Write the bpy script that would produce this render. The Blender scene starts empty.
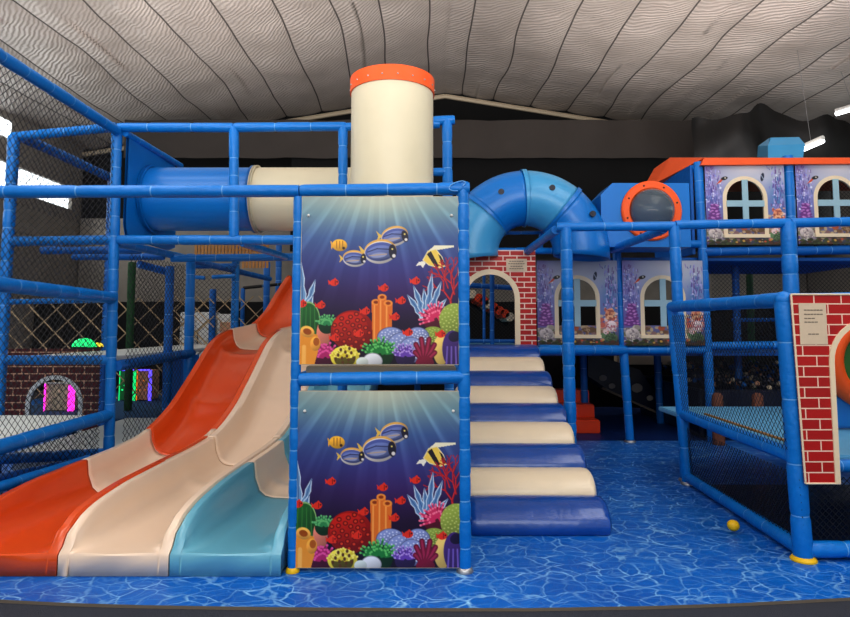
import bpy, bmesh, math, random
import numpy as np
from mathutils import Vector, Matrix, noise
from mathutils.geometry import tessellate_polygon
from math import radians, sin, cos, pi, tan, atan2, sqrt
random.seed(7); np.random.seed(7)
SC = bpy.context.scene
COL = SC.collection
# ------------------------------------------------------------------ camera model
TH = radians(4.5); FP = 614.0; PX = 425.0; PY = 279.0; HC = 1.6
def ray(px, py):
    x = (px-PX)/FP; u = (PY-py)/FP
    return x, cos(TH)-u*sin(TH), sin(TH)+u*cos(TH)
def W(px, py, Y):
    a, b, c = ray(px, py); t = Y/b
    return Vector((a*t, Y, HC+c*t))
def WX(px, py, X):
    a, b, c = ray(px, py); t = X/a
    return Vector((X, b*t, HC+c*t))
def G(px, py, Z=0.0):
    a, b, c = ray(px, py); t = (Z-HC)/c
    return Vector((a*t, b*t, Z))
def XW(px, Y):            # x of a column of pixels on plane Y at mid height
    return (px-PX)/FP*Y
Y0, Y1, Y3 = 4.17, 6.56, 8.7
cam = bpy.data.cameras.new('camera'); camo = bpy.data.objects.new('camera', cam); COL.objects.link(camo)
camo.location = (0, 0, HC); camo.rotation_euler = (radians(90)+TH, 0, 0)
cam.sensor_width = 36; cam.lens = FP/850*36
cam.shift_y = -(308.5-PY)/850
SC.camera = camo
# ------------------------------------------------------------------ materials
def lin(c):
    return tuple((v/255/12.92 if v/255 <= .04045 else ((v/255+.055)/1.055)**2.4) for v in c)
def mat(name, rgb, rough=.5, metal=0, bump=0, bscale=20, var=0, vscale=6, coat=0, emit=0, spec=.5, alpha=1):
    m = bpy.data.materials.new(name); m.use_nodes = True
    n = m.node_tree.nodes; l = m.node_tree.links; b = n['Principled BSDF']
    c = lin(rgb)+(1,)
    b.inputs['Base Color'].default_value = c
    b.inputs['Roughness'].default_value = rough; b.inputs['Metallic'].default_value = metal
    b.inputs['Coat Weight'].default_value = coat; b.inputs['Coat Roughness'].default_value = .15
    b.inputs['Specular IOR Level'].default_value = spec
    if emit:
        b.inputs['Emission Color'].default_value = c; b.inputs['Emission Strength'].default_value = emit
    tc = n.new('ShaderNodeTexCoord')
    if var:
        t = n.new('ShaderNodeTexNoise'); t.inputs['Scale'].default_value = vscale; t.inputs['Detail'].default_value = 4
        l.new(tc.outputs['Object'], t.inputs['Vector'])
        mx = n.new('ShaderNodeMix'); mx.data_type = 'RGBA'
        mx.inputs['A'].default_value = tuple(v*(1-var) for v in c[:3])+(1,)
        mx.inputs['B'].default_value = tuple(min(1, v*(1+var)) for v in c[:3])+(1,)
        l.new(t.outputs['Fac'], mx.inputs['Factor']); l.new(mx.outputs['Result'], b.inputs['Base Color'])
    if bump:
        t = n.new('ShaderNodeTexNoise'); t.inputs['Scale'].default_value = bscale; t.inputs['Detail'].default_value = 3
        l.new(tc.outputs['Object'], t.inputs['Vector'])
        bp = n.new('ShaderNodeBump'); bp.inputs['Strength'].default_value = bump; bp.inputs['Distance'].default_value = .02
        l.new(t.outputs['Fac'], bp.inputs['Height']); l.new(bp.outputs['Normal'], b.inputs['Normal'])
    return m
M = {}
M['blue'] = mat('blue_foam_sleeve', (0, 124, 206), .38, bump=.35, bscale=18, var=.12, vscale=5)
M['blue_far'] = mat('blue_foam_sleeve_dark', (0, 102, 182), .45, bump=.3, bscale=18, var=.15)  # darker sleeve blue, mostly for parts further back
M['tie'] = mat('cable_tie', (110, 170, 225), .4)
M['yellow'] = mat('yellow_plastic', (235, 190, 20), .4, var=.05)
M['metal'] = mat('galvanised_metal', (170, 172, 175), .35, .8, var=.1)
M['orange_f'] = mat('orange_fibreglass', (224, 88, 26), .28, coat=.5, bump=.05, bscale=4, var=.06, vscale=2)
M['cream_f'] = mat('cream_fibreglass', (238, 214, 190), .3, coat=.4, bump=.05, bscale=4, var=.05, vscale=2)
M['aqua_f'] = mat('light_blue_fibreglass', (112, 178, 198), .3, coat=.4, bump=.05, bscale=4, var=.06, vscale=2)
M['cream_v'] = mat('cream_vinyl', (232, 216, 188), .35, bump=.15, bscale=9, var=.05, coat=.2)
M['blue_v'] = mat('royal_blue_vinyl', (2, 74, 156), .28, bump=1.0, bscale=5, var=.2, coat=.6)
M['cream_t'] = mat('cream_tube_plastic', (216, 208, 182), .4, bump=.1, bscale=5, var=.05, vscale=3)
M['orange_p'] = mat('orange_plastic', (245, 100, 35), .35, var=.05)
M['orange_s'] = mat('orange_vinyl', (235, 72, 25), .4, bump=.15, var=.06)
M['orange_r'] = mat('salmon_orange_roof_vinyl', (250, 104, 48), .45, bump=.15, var=.06)
M['rear_mat'] = mat('dark_blue_mat', (10, 48, 112), .5, bump=.1, var=.15)  # plain dark blue of the rear floor mat
M['blue_t'] = mat('blue_tube_plastic', (2, 122, 202), .35, bump=.05, bscale=4, var=.08, vscale=3, coat=.2)
M['sky_t'] = mat('light_blue_tube_plastic', (72, 160, 208), .35, bump=.05, bscale=4, var=.08, vscale=3, coat=.2)
M['deck'] = mat('grey_deck_vinyl', (208, 212, 208), .5, bump=.1, var=.06)
M['beige'] = mat('beige_board', (205, 190, 165), .6, var=.06)
M['deck_b'] = mat('pale_blue_deck_vinyl', (104, 170, 205), .45, bump=.1, var=.08)
M['carpet_b'] = mat('blue_carpet', (40, 84, 125), .9, bump=.6, bscale=150, var=.15, vscale=40)
M['net'] = mat('black_net_cord', (14, 16, 24), .6, var=.1)
M['net_b'] = mat('navy_net_cord', (14, 26, 66), .6, var=.1)
M['rope'] = mat('tan_rope', (190, 168, 134), .8, bump=.5, bscale=120, var=.15)
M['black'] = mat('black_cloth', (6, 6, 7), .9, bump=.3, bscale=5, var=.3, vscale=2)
M['drape'] = mat('dark_grey_brown_sheet', (60, 54, 50), .75, bump=.35, bscale=3, var=.15, vscale=1.5)
M['plastic_k'] = mat('black_plastic_sheet', (15, 14, 14), .55, bump=.5, bscale=3, var=.3)
M['wallgrey'] = mat('grey_wall', (146, 140, 132), .8, bump=.4, bscale=12, var=.2, vscale=3)
M['white'] = mat('white_paint', (215, 215, 210), .5, var=.04)
M['paper'] = mat('cream_paper', (214, 196, 172), .8, var=.04, vscale=30)
M['ink'] = mat('grey_ink', (120, 110, 98), .8, var=.05)
M['ink_d'] = mat('dark_ink', (60, 52, 50), .8, var=.05)
M['frame_c'] = mat('cream_window_frame', (234, 216, 186), .45, var=.05)
M['mull'] = mat('pale_blue_mullion', (160, 192, 204), .45, var=.05)
M['green_pad'] = mat('green_foam_sleeve', (18, 74, 34), .6, bump=.4, var=.2)
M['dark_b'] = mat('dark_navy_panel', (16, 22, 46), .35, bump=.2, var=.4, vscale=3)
M['daylight'] = mat('daylight', (238, 246, 250), .5, emit=2.2)
M['tube_l'] = mat('fluorescent_tube', (250, 252, 255), .5, emit=3.5)
M['led_pink'] = mat('pink_led', (255, 60, 215), .5, emit=1.6)
M['led_green'] = mat('green_led', (30, 225, 130), .5, emit=.9)
M['led_yellow'] = mat('yellow_led', (230, 205, 60), .5, emit=.8)
M['led_blue'] = mat('violet_led', (110, 90, 255), .5, emit=1.3)
M['led_orange'] = mat('orange_led', (240, 140, 40), .5, emit=.7)
M['toy_tan'] = mat('tan_box_panel', (200, 150, 120), .6, var=.3, vscale=15)
M['toy_green'] = mat('green_box_panel', (40, 140, 80), .6, var=.3, vscale=15)
M['wood'] = mat('tan_slat', (176, 128, 72), .6, var=.3, vscale=9)
M['black_r'] = mat('black_rubber', (12, 12, 14), .5, var=.1)
M['green'] = mat('green_plastic', (50, 120, 50), .4, var=.1)
m = M['bubble'] = mat('clear_bubble_plastic', (190, 205, 215), .06, spec=.8)
b = m.node_tree.nodes['Principled BSDF']; b.inputs['Transmission Weight'].default_value = .85; b.inputs['IOR'].default_value = 1.25

def nodes_of(name):
    m = bpy.data.materials.new(name); m.use_nodes = True
    n = m.node_tree.nodes; l = m.node_tree.links
    return m, n, l, n['Principled BSDF']
# printed art : colours come from the mesh
m, n, l, b = nodes_of('printed_vinyl'); M['print'] = m
a = n.new('ShaderNodeVertexColor'); a.layer_name = 'print'
l.new(a.outputs['Color'], b.inputs['Base Color']); b.inputs['Roughness'].default_value = .38
# water floor
m, n, l, b = nodes_of('water_print'); M['water'] = m
tc = n.new('ShaderNodeTexCoord')
nz = n.new('ShaderNodeTexNoise'); nz.inputs['Scale'].default_value = 2.6; nz.inputs['Detail'].default_value = 3
l.new(tc.outputs['Object'], nz.inputs['Vector'])
vm = n.new('ShaderNodeMix'); vm.data_type = 'RGBA'; vm.inputs['Factor'].default_value = .22
mp = n.new('ShaderNodeMapping'); mp.inputs['Scale'].default_value = (.8, 1.15, 1)
l.new(tc.outputs['Object'], vm.inputs['A']); l.new(nz.outputs['Color'], vm.inputs['B'])
l.new(vm.outputs['Result'], mp.inputs['Vector'])
def caustic(scale, lo, hi):
    v = n.new('ShaderNodeTexVoronoi'); v.feature = 'DISTANCE_TO_EDGE'; v.inputs['Scale'].default_value = scale
    l.new(mp.outputs['Vector'], v.inputs['Vector'])
    r = n.new('ShaderNodeMapRange'); r.inputs['From Min'].default_value = lo; r.inputs['From Max'].default_value = hi
    r.inputs['To Min'].default_value = 1; r.inputs['To Max'].default_value = 0; r.interpolation_type = 'SMOOTHSTEP'
    l.new(v.outputs['Distance'], r.inputs['Value']); return r
c1 = caustic(8.5, 0, .06); c2 = caustic(14, 0, .08)
n2 = n.new('ShaderNodeTexNoise'); n2.inputs['Scale'].default_value = 5; l.new(tc.outputs['Object'], n2.inputs['Vector'])
def mth(op, x, y):
    q = n.new('ShaderNodeMath'); q.operation = op
    for i, v in enumerate((x, y)):
        if isinstance(v, (int, float)): q.inputs[i].default_value = v
        else: l.new(v, q.inputs[i])
    return q.outputs[0]
s = mth('ADD', mth('MULTIPLY', c1.outputs[0], .55), mth('MULTIPLY', c2.outputs[0], .22))
s = mth('MULTIPLY', s, mth('MULTIPLY', mth('POWER', n2.outputs['Fac'], 2.0), 2.6))
n3 = n.new('ShaderNodeTexNoise'); n3.inputs['Scale'].default_value = 4; l.new(mp.outputs['Vector'], n3.inputs['Vector'])
base = n.new('ShaderNodeMix'); base.data_type = 'RGBA'
base.inputs['A'].default_value = lin((0, 78, 166))+(1,); base.inputs['B'].default_value = lin((0, 122, 212))+(1,)
l.new(n3.outputs['Fac'], base.inputs['Factor'])
mx = n.new('ShaderNodeMix'); mx.data_type = 'RGBA'
l.new(s, mx.inputs['Factor']); l.new(base.outputs['Result'], mx.inputs['A']); mx.inputs['B'].default_value = lin((160, 212, 244))+(1,)
l.new(mx.outputs['Result'], b.inputs['Base Color']); b.inputs['Roughness'].default_value = .42
# carpet
m = M['carpet'] = mat('dark_grey_carpet', (66, 70, 82), .95, bump=.8, bscale=220, var=.35, vscale=120)
# bricks (object X/Z plane)
def brick_mat(name, c1, c2, mort, w, h, ms):
    m, n, l, b = nodes_of(name)
    tc = n.new('ShaderNodeTexCoord'); sp = n.new('ShaderNodeSeparateXYZ'); cb = n.new('ShaderNodeCombineXYZ')
    l.new(tc.outputs['Object'], sp.inputs[0]); l.new(sp.outputs['X'], cb.inputs['X']); l.new(sp.outputs['Z'], cb.inputs['Y'])
    t = n.new('ShaderNodeTexBrick'); t.inputs['Scale'].default_value = 1
    t.inputs['Color1'].default_value = lin(c1)+(1,); t.inputs['Color2'].default_value = lin(c2)+(1,); t.inputs['Mortar'].default_value = lin(mort)+(1,)
    t.inputs['Brick Width'].default_value = w; t.inputs['Row Height'].default_value = h; t.inputs['Mortar Size'].default_value = ms
    t.inputs['Mortar Smooth'].default_value = .05
    l.new(cb.outputs[0], t.inputs['Vector']); l.new(t.outputs['Color'], b.inputs['Base Color']); b.inputs['Roughness'].default_value = .45
    return m
M['brick'] = brick_mat('red_brick_print', (186, 22, 20), (170, 18, 18), (236, 206, 186), .19, .072, .0045)
M['brick_s'] = brick_mat('red_brick_print_small', (188, 28, 22), (172, 22, 20), (232, 205, 192), .185, .07, .0075)
M['brick_d'] = brick_mat('dark_brick_print', (92, 16, 20), (78, 14, 18), (200, 160, 130), .22, .1, .008)
# ceiling foil
m, n, l, b = nodes_of('silver_foil_insulation'); M['foil'] = m
tc = n.new('ShaderNodeTexCoord')
wv = n.new('ShaderNodeTexWave'); wv.inputs['Scale'].default_value = 4.6; wv.inputs['Distortion'].default_value = 7
wv.inputs['Detail'].default_value = 2; wv.inputs['Detail Scale'].default_value = .5; wv.wave_type = 'BANDS'; wv.bands_direction = 'DIAGONAL'
mp = n.new('ShaderNodeMapping'); mp.inputs['Scale'].default_value = (1, 1.1, 1)
l.new(tc.outputs['Object'], mp.inputs['Vector']); l.new(mp.outputs['Vector'], wv.inputs['Vector'])
nz = n.new('ShaderNodeTexNoise'); nz.inputs['Scale'].default_value = .9; nz.inputs['Detail'].default_value = 4; l.new(tc.outputs['Object'], nz.inputs['Vector'])
mm = n.new('ShaderNodeMath'); mm.operation = 'MULTIPLY'; l.new(wv.outputs['Fac'], mm.inputs[0]); l.new(nz.outputs['Fac'], mm.inputs[1])
nz2 = n.new('ShaderNodeTexNoise'); nz2.inputs['Scale'].default_value = 3; nz2.inputs['Detail'].default_value = 5; l.new(tc.outputs['Object'], nz2.inputs['Vector'])
ma = n.new('ShaderNodeMath'); ma.operation = 'ADD'; l.new(mm.outputs[0], ma.inputs[0]); l.new(nz2.outputs['Fac'], ma.inputs[1])
bp = n.new('ShaderNodeBump'); bp.inputs['Strength'].default_value = .42; bp.inputs['Distance'].default_value = .05
l.new(ma.outputs[0], bp.inputs['Height']); l.new(bp.outputs['Normal'], b.inputs['Normal'])
mx = n.new('ShaderNodeMix'); mx.data_type = 'RGBA'; mx.inputs['A'].default_value = lin((158, 148, 140))+(1,); mx.inputs['B'].default_value = lin((212, 202, 194))+(1,)
l.new(nz.outputs['Fac'], mx.inputs['Factor']); l.new(mx.outputs['Result'], b.inputs['Base Color'])
b.inputs['Metallic'].default_value = .2; b.inputs['Roughness'].default_value = .45
M['seam'] = mat('dark_seam', (84, 78, 74), .7, var=.2)
# ------------------------------------------------------------------ object helpers
def link(o): COL.objects.link(o); return o
def tag(o, label=None, cat=None, group=None, kind=None):
    if label: o['label'] = label
    if cat: o['category'] = cat
    if group: o['group'] = group
    if kind: o['kind'] = kind
    return o
def thing(name, loc, label, cat, group=None):
    o = link(bpy.data.objects.new(name, None)); o.location = loc; o.empty_display_size = .1
    return tag(o, label, cat, group)
def world_loc(o):
    v = Vector(o.location)
    while o.parent: o = o.parent; v = v+Vector(o.location)
    return v
def obj(name, bm, mats, parent=None, smooth=True, label=None):
    """bm in world coordinates -> one mesh object"""
    if not isinstance(mats, (list, tuple)): mats = [mats]
    me = bpy.data.meshes.new(name)
    xs = [v.co for v in bm.verts]
    if parent is None:
        mn = Vector((min(v.x for v in xs), min(v.y for v in xs), min(v.z for v in xs)))
        mxx = Vector((max(v.x for v in xs), max(v.y for v in xs), max(v.z for v in xs)))
        org = Vector(((mn.x+mxx.x)/2, (mn.y+mxx.y)/2, mn.z))
    else: org = world_loc(parent)
    bmesh.ops.translate(bm, vec=-org, verts=bm.verts)
    bmesh.ops.recalc_face_normals(bm, faces=bm.faces)
    for f in bm.faces: f.smooth = smooth
    bm.to_mesh(me); bm.free()
    for k in mats: me.materials.append(M[k] if isinstance(k, str) else k)
    o = link(bpy.data.objects.new(name, me))
    if parent is None: o.location = org
    else: o.parent = parent
    if label: o['label'] = label
    if smooth:
        try: me.set_sharp_from_angle(angle=radians(40))
        except Exception: pass
    return o
def struct(name, bm, mats, smooth=False):
    return tag(obj(name, bm, mats, smooth=smooth), kind='structure')
def add_box(bm, c, s, mi=0, bev=0, rot=None):
    r = bmesh.ops.create_cube(bm, size=1); vs = r['verts']
    bmesh.ops.scale(bm, vec=s, verts=vs)
    if bev:
        es = list({e for v in vs for e in v.link_edges})
        q = bmesh.ops.bevel(bm, geom=es, offset=bev, segments=2, affect='EDGES')
        vs = list({v for f in q['faces'] for v in f.verts} | {v for v in vs if v.is_valid})
    if rot is not None: bmesh.ops.rotate(bm, cent=(0, 0, 0), matrix=rot, verts=vs)
    bmesh.ops.translate(bm, vec=c, verts=vs)
    for f in {f for v in vs for f in v.link_faces}: f.material_index = mi
    return vs
def box_bm(c, s, bev=0, rot=None):
    bm = bmesh.new(); add_box(bm, Vector(c), s, 0, bev, rot); return bm
def basis(d):
    d = d.normalized(); a = Vector((0, 0, 1)) if abs(d.z) < .9 else Vector((1, 0, 0))
    u = d.cross(a).normalized(); return u, d.cross(u).normalized()
def add_sweep(bm, pts, rads, seg=16, mis=None, cap=True):
    """rings of radius rads at pts ; mis material per span"""
    rings = []
    for i, p in enumerate(pts):
        d = (pts[min(i+1, len(pts)-1)]-pts[max(i-1, 0)])
        if i == 0: u, v = basis(d)
        else:
            dn = d.normalized(); u = (u-dn*u.dot(dn)).normalized(); v = dn.cross(u)
        rings.append([bm.verts.new(p+(u*cos(2*pi*k/seg)+v*sin(2*pi*k/seg))*rads[i]) for k in range(seg)])
    for i in range(len(rings)-1):
        for k in range(seg):
            f = bm.faces.new((rings[i][k], rings[i][(k+1) % seg], rings[i+1][(k+1) % seg], rings[i+1][k]))
            if mis: f.material_index = mis[i]
    if cap:
        bm.faces.new(rings[0][::-1]); bm.faces.new(rings[-1])
    return rings
def pad_bm(p0, p1, r, step=.3, ties=True):
    """foam sleeve with pinched cable ties"""
    bm = bmesh.new(); p0 = Vector(p0); p1 = Vector(p1); L = (p1-p0).length; d = (p1-p0)/L
    n_ = max(1, round(L/step)); ts = []; rs = []; ms = []
    cuts = [0]+[min(.96, max(.04, (i+random.uniform(-.22, .22))/n_)) for i in range(1, n_)]+[1]
    cuts = sorted(cuts)
    for i in range(len(cuts)-1):
        a, b_ = cuts[i]*L, cuts[i+1]*L
        q = r*random.uniform(.97, 1.04)
        g = min(.03, (b_-a)*.2)
        ts += [a+.004, a+g, (a+b_)/2, b_-g, b_-.004]; rs += [r*.93, q, q*1.01, q, r*.93]
        ms += [0, 0, 0, 0, 1 if ties else 0]
    pts = [p0+d*t for t in ts]
    add_sweep(bm, pts, rs, 14, ms[:-1]); return bm
def cyl_bm(p0, p1, r, seg=20, r2=None):
    bm = bmesh.new(); add_sweep(bm, [Vector(p0), Vector(p1)], [r, r if r2 is None else r2], seg); return bm
def flange(parent, x, y, r, m_='yellow', z=0.0):
    bm = bmesh.new()
    add_sweep(bm, [Vector((x, y, z+t)) for t in (0.0, .012, .03, .035)], [r*1.75, r*1.75, r*1.2, r*.9], 20)
    return obj('foot_flange', bm, m_, parent)
def post(fr, p0, p1, r, m_='blue', foot=None, step=.3):
    o = obj('post', pad_bm(p0, p1, r, step), [m_, 'tie'], fr)
    if foot:
        q = p0 if p0[2] < p1[2] else p1
        bm = bmesh.new()
        add_sweep(bm, [Vector((q[0], q[1], t)) for t in (.001, .012, .03, .035)], [r*1.35, r*1.35, r*1.1, r*.9], 20)
        f = obj('foot_flange', bm, foot, fr); 
        f.parent = o; f.location = (0, 0, 0)
    return o
def beam(fr, p0, p1, r, m_='blue', step=.3, ties=True):
    return obj('beam', pad_bm(p0, p1, r, step, ties), [m_, 'tie'], fr)
def joint(fr, p, r, m_='blue'):
    bm = bmesh.new(); bmesh.ops.create_icosphere(bm, subdivisions=2, radius=r); bmesh.ops.translate(bm, vec=p, verts=bm.verts)
    return obj('joint_cap', bm, m_, fr)
def net_bm(O, U, V, cell=.06, r=.0028):
    """diamond net over the parallelogram O, U, V"""
    bm = bmesh.new(); O = Vector(O); U = Vector(U); V = Vector(V); lu, lv = U.length, V.length; u = U/lu; v = V/lv
    nn = u.cross(v).normalized()
    def cord(a, b_):
        A = O+u*a[0]+v*a[1]; B = O+u*b_[0]+v*b_[1]
        if (B-A).length < .01: return
        t = (B-A).normalized(); s_ = t.cross(nn)
        o3 = [s_*r, (-s_*.5+nn*.87)*r, (-s_*.5-nn*.87)*r]
        a_ = [bm.verts.new(A+q) for q in o3]; c_ = [bm.verts.new(B+q) for q in o3]
        for k in range(3): bm.faces.new((a_[k], a_[(k+1) % 3], c_[(k+1) % 3], c_[k]))
    k = cell/2
    while k < lu+lv:
        a = (k, 0) if k <= lu else (lu, k-lu); b_ = (0, k) if k <= lv else (k-lv, lv)
        cord(a, b_)
        a = (lu-k, 0) if k <= lu else (0, k-lu); b_ = (lu, k) if k <= lv else (lu-(k-lv), lv)
        cord(a, b_); k += cell
    return bm
def net(O, U, V, label, cell=.06, r=.0028, m_='net', name='safety_net', group=None):
    return tag(obj(name, net_bm(O, U, V, cell, r), m_, smooth=False), label, 'net', group)
def grid_obj(name, co, nx, ny, mats, fmat=None, colors=None, keep=None):
    """structured grid of world coordinates"""
    me = bpy.data.meshes.new(name); i = np.arange((nx-1)*(ny-1)); r_, c_ = i//(nx-1), i % (nx-1); q = r_*nx+c_
    fc = np.stack([q, q+1, q+nx+1, q+nx], 1)
    if keep is not None: fc = fc[keep.reshape(-1)]
    me.from_pydata(co.reshape(-1, 3).tolist(), [], fc.tolist())
    for k in mats: me.materials.append(M[k])
    if fmat is not None: me.polygons.foreach_set('material_index', fmat.reshape(-1).astype(np.int32))
    if colors is not None:
        at = me.color_attributes.new('print', 'FLOAT_COLOR', 'POINT')
        cc = np.clip(colors, 0, 1); cc = np.where(cc <= .04045, cc/12.92, ((cc+.055)/1.055)**2.4)
        cc = np.concatenate([cc.reshape(-1, 3), np.ones((nx*ny, 1))], 1)
        at.data.foreach_set('color', cc.astype(np.float32).reshape(-1))
    me.update(); return me
# ------------------------------------------------------------------ painter for the printed vinyl
class Art:
    def __init__(s, w, h, k):
        s.w, s.h, s.k = w, h, k; s.nx, s.ny = int(w*k)+1, int(h*k)+1
        s.X, s.Y = np.meshgrid(np.linspace(0, w, s.nx), np.linspace(0, h, s.ny))
        s.C = np.zeros((s.ny, s.nx, 3)); s.aa = .5/k
    def put(s, mk, c):
        mk = np.clip(mk, 0, 1)[..., None]
        c = np.asarray(c, float)
        if c.max() > 1.5: c = c/255
        s.C = s.C*(1-mk)+c*mk
    def ell(s, cx, cy, rx, ry, c, ang=0, edge=None, ew=1):
        a = radians(ang); dx = s.X-cx; dy = s.Y-cy
        u = dx*cos(a)+dy*sin(a); v = -dx*sin(a)+dy*cos(a)
        d = (np.sqrt((u/rx)**2+(v/ry)**2)-1)*min(rx, ry)
        if edge is not None: s.put((ew-d)/s.aa/2+.5, edge)
        c = np.asarray(c, float)/255
        if min(rx, ry) > 4 and c.sum() < 2.6:
            sh = np.clip(1.0-.24*(u/rx*.35+v/ry*.8), .7, 1.13)
            mk = np.clip(-d/s.aa/2+.5, 0, 1)[..., None]; s.C = s.C*(1-mk)+np.clip(c*sh[..., None], 0, 1)*mk
        else: s.put(-d/s.aa/2+.5, c*255 if c.max()*255 > 1.5 else c)
        return -d
    def seg(s, p, q, w, c):
        p = np.array(p, float); q = np.array(q, float); d = q-p; L = max(1e-6, (d**2).sum())
        t = np.clip(((s.X-p[0])*d[0]+(s.Y-p[1])*d[1])/L, 0, 1)
        D = np.hypot(s.X-p[0]-t*d[0], s.Y-p[1]-t*d[1]); s.put((w/2-D)/s.aa/2+.5, c)
    def line(s, pts, w, c):
        for a, b_ in zip(pts[:-1], pts[1:]): s.seg(a, b_, w, c)
    def poly(s, pts, c, edge=None, ew=1.0):
        ins = np.zeros_like(s.X, bool); n_ = len(pts); j = n_-1
        for i in range(n_):
            xi, yi = pts[i]; xj, yj = pts[j]
            cond = ((yi > s.Y) != (yj > s.Y)) & (s.X < (xj-xi)*(s.Y-yi)/((yj-yi) or 1e-9)+xi)
            ins ^= cond; j = i
        s.put(ins.astype(float), c)
        if edge is not None: s.line(list(pts)+[pts[0]], ew, edge)
    def fan(s, cx, cy, R, c, c2, n_=14, w=1.6, a0=-170, a1=-10, sq=1.0, seed=1):
        rg = random.Random(seed); s.ell(cx, cy, R*.75, R*.75*sq, [v*.45 for v in c])
        for q in range(3):
            for i in range(n_):
                a = radians(a0+(a1-a0)*(i+.5)/n_+rg.uniform(-6, 6)); r1 = R*(1-.25*q)*rg.uniform(.85, 1.05)
                e = (cx+r1*cos(a), cy+r1*sin(a)*sq); st = (cx+r1*.35*cos(a), cy+r1*.35*sin(a)*sq)
                s.seg(st, e, w, c); s.ell(e[0], e[1], w*.6, w*.6, c2)
def rgb_n(c): return np.array(c, float)/255
def reef_art():
    A = Art(155, 167, 2.0); X, Y = A.X, A.Y; v = Y/167; u = X/155
    st = [(0, (150, 168, 165)), (.1, (112, 146, 160)), (.25, (66, 96, 150)), (.42, (56, 62, 126)), (.58, (52, 36, 88)), (.75, (36, 20, 52)), (1, (28, 14, 34))]
    for ch in range(3): A.C[..., ch] = np.interp(v, [t for t, _ in st], [c[ch]/255 for _, c in st])
    g = np.exp(-((u-.5)/.28)**2-(v/.14)**2)[..., None]; A.C = A.C*(1-.7*g)+np.array([.82, .82, .72])*.7*g
    ang = np.arctan2(X-77, Y+60); ry = (np.sin(ang*38)+.6*np.sin(ang*61+1)+.5*np.sin(ang*97+2)); ry = np.clip(ry, 0, 2)*.5
    f = np.clip(1-v/.72, 0, 1)*np.clip(v*6, .3, 1); A.C += (ry*f*.2)[..., None]*np.array([.8, 1, .95])
    A.C += (.05*np.exp(-((u-.55)/.3)**2)*np.exp(-((v-.55)/.2)**2))[..., None]*np.array([1, .3, 1.2])
    def P(px, py): return (px-303, py-197)
    # tang fish
    def tang(px, py, rx, ry_, a=-8):
        x, y = P(px, py)
        A.poly([(x-rx*.9, y), (x-rx*1.35, y-ry_*.55), (x-rx*1.2, y), (x-rx*1.3, y+ry_*.5)], (225, 190, 90))
        A.ell(x, y-.7, rx*1.0, ry_*1.0, (206, 160, 84), a); A.ell(x, y+.9, rx*.98, ry_*.95, (214, 208, 204), a)
        A.ell(x, y, rx*.94, ry_*.8, (78, 90, 150), a); A.ell(x, y+ry_*.05, rx*.82, ry_*.58, (106, 120, 172), a); A.ell(x-rx*.1, y+ry_*.3, rx*.5, ry_*.22, (150, 158, 196), a)
        A.line([(x-rx*.8, y+.5), (x-rx*.2, y-ry_*.25), (x+rx*.5, y-ry_*.2)], 1.0, (52, 58, 104)); A.line([(x-rx*.7, y+ry_*.35), (x+rx*.4, y+ry_*.2)], .7, (206, 170, 120))
        A.ell(x+rx*.76, y, rx*.24, ry_*.62, (36, 34, 56), a); A.ell(x+rx*.84, y+ry_*.36, rx*.11, ry_*.16, (226, 220, 216), a)
        A.ell(x+rx*.74, y-ry_*.22, .9, .9, (240, 220, 120))
    tang(395, 237, 13.5, 9.5, -14); tang(381, 252.5, 16, 11.8, -6); tang(355.5, 259.5, 11.5, 7.8, 4)
    x, y = P(340.7, 246); A.ell(x, y, 7.5, 6, (232, 176, 60), 8); A.poly([(x-6, y), (x-9, y-5), (x-8, y+5)], (232, 176, 60))
    for k in (-3, 0, 3): A.seg((x+k, y-4), (x+k, y+3), .8, (170, 110, 40))
    A.ell(x+4, y+3, 1.4, 1.4, (60, 40, 30))
    # moorish idol
    x, y = P(433, 261)
    A.poly([(x-6, y-8), (x+2, y-15), (x+21, y-14.5), (x+21, y-13), (x+4, y-10)], (238, 232, 205))
    A.poly([(x-10, y), (x-5, y-9), (x+3, y-11), (x+9, y-3), (x+12, y+6), (x+6, y+8), (x-4, y+5)], (238, 206, 96), (236, 226, 190), .8)
    A.poly([(x-6, y-6), (x-2, y-9), (x+6, y+6), (x+3, y+8)], (44, 34, 44)); A.poly([(x+5, y-6), (x+8, y-4), (x+12, y+4), (x+10, y+6)], (44, 34, 44))
    A.poly([(x-9, y+1), (x-14, y+2), (x-17, y+6), (x-12, y+5), (x-10, y+8), (x-7, y+3)], (236, 232, 220))
    # red branching coral
    rg = random.Random(5)
    def branch(x, y, a, L, w, d):
        x2, y2 = x+L*cos(a), y-L*sin(a); A.seg((x, y), (x2, y2), w, (166, 22, 40))
        A.seg((x-.3, y), (x2-.3, y2), w*.4, (216, 60, 70))
        if d: branch(x2, y2, a+rg.uniform(.3, .6), L*.8, w*.8, d-1); branch(x2, y2, a-rg.uniform(.2, .6), L*.82, w*.8, d-1)
    branch(149, 118, pi*.54, 14, 2.2, 4); branch(151, 98, pi*.58, 11, 1.8, 4); branch(145, 92, pi*.6, 9, 1.5, 3)
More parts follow.
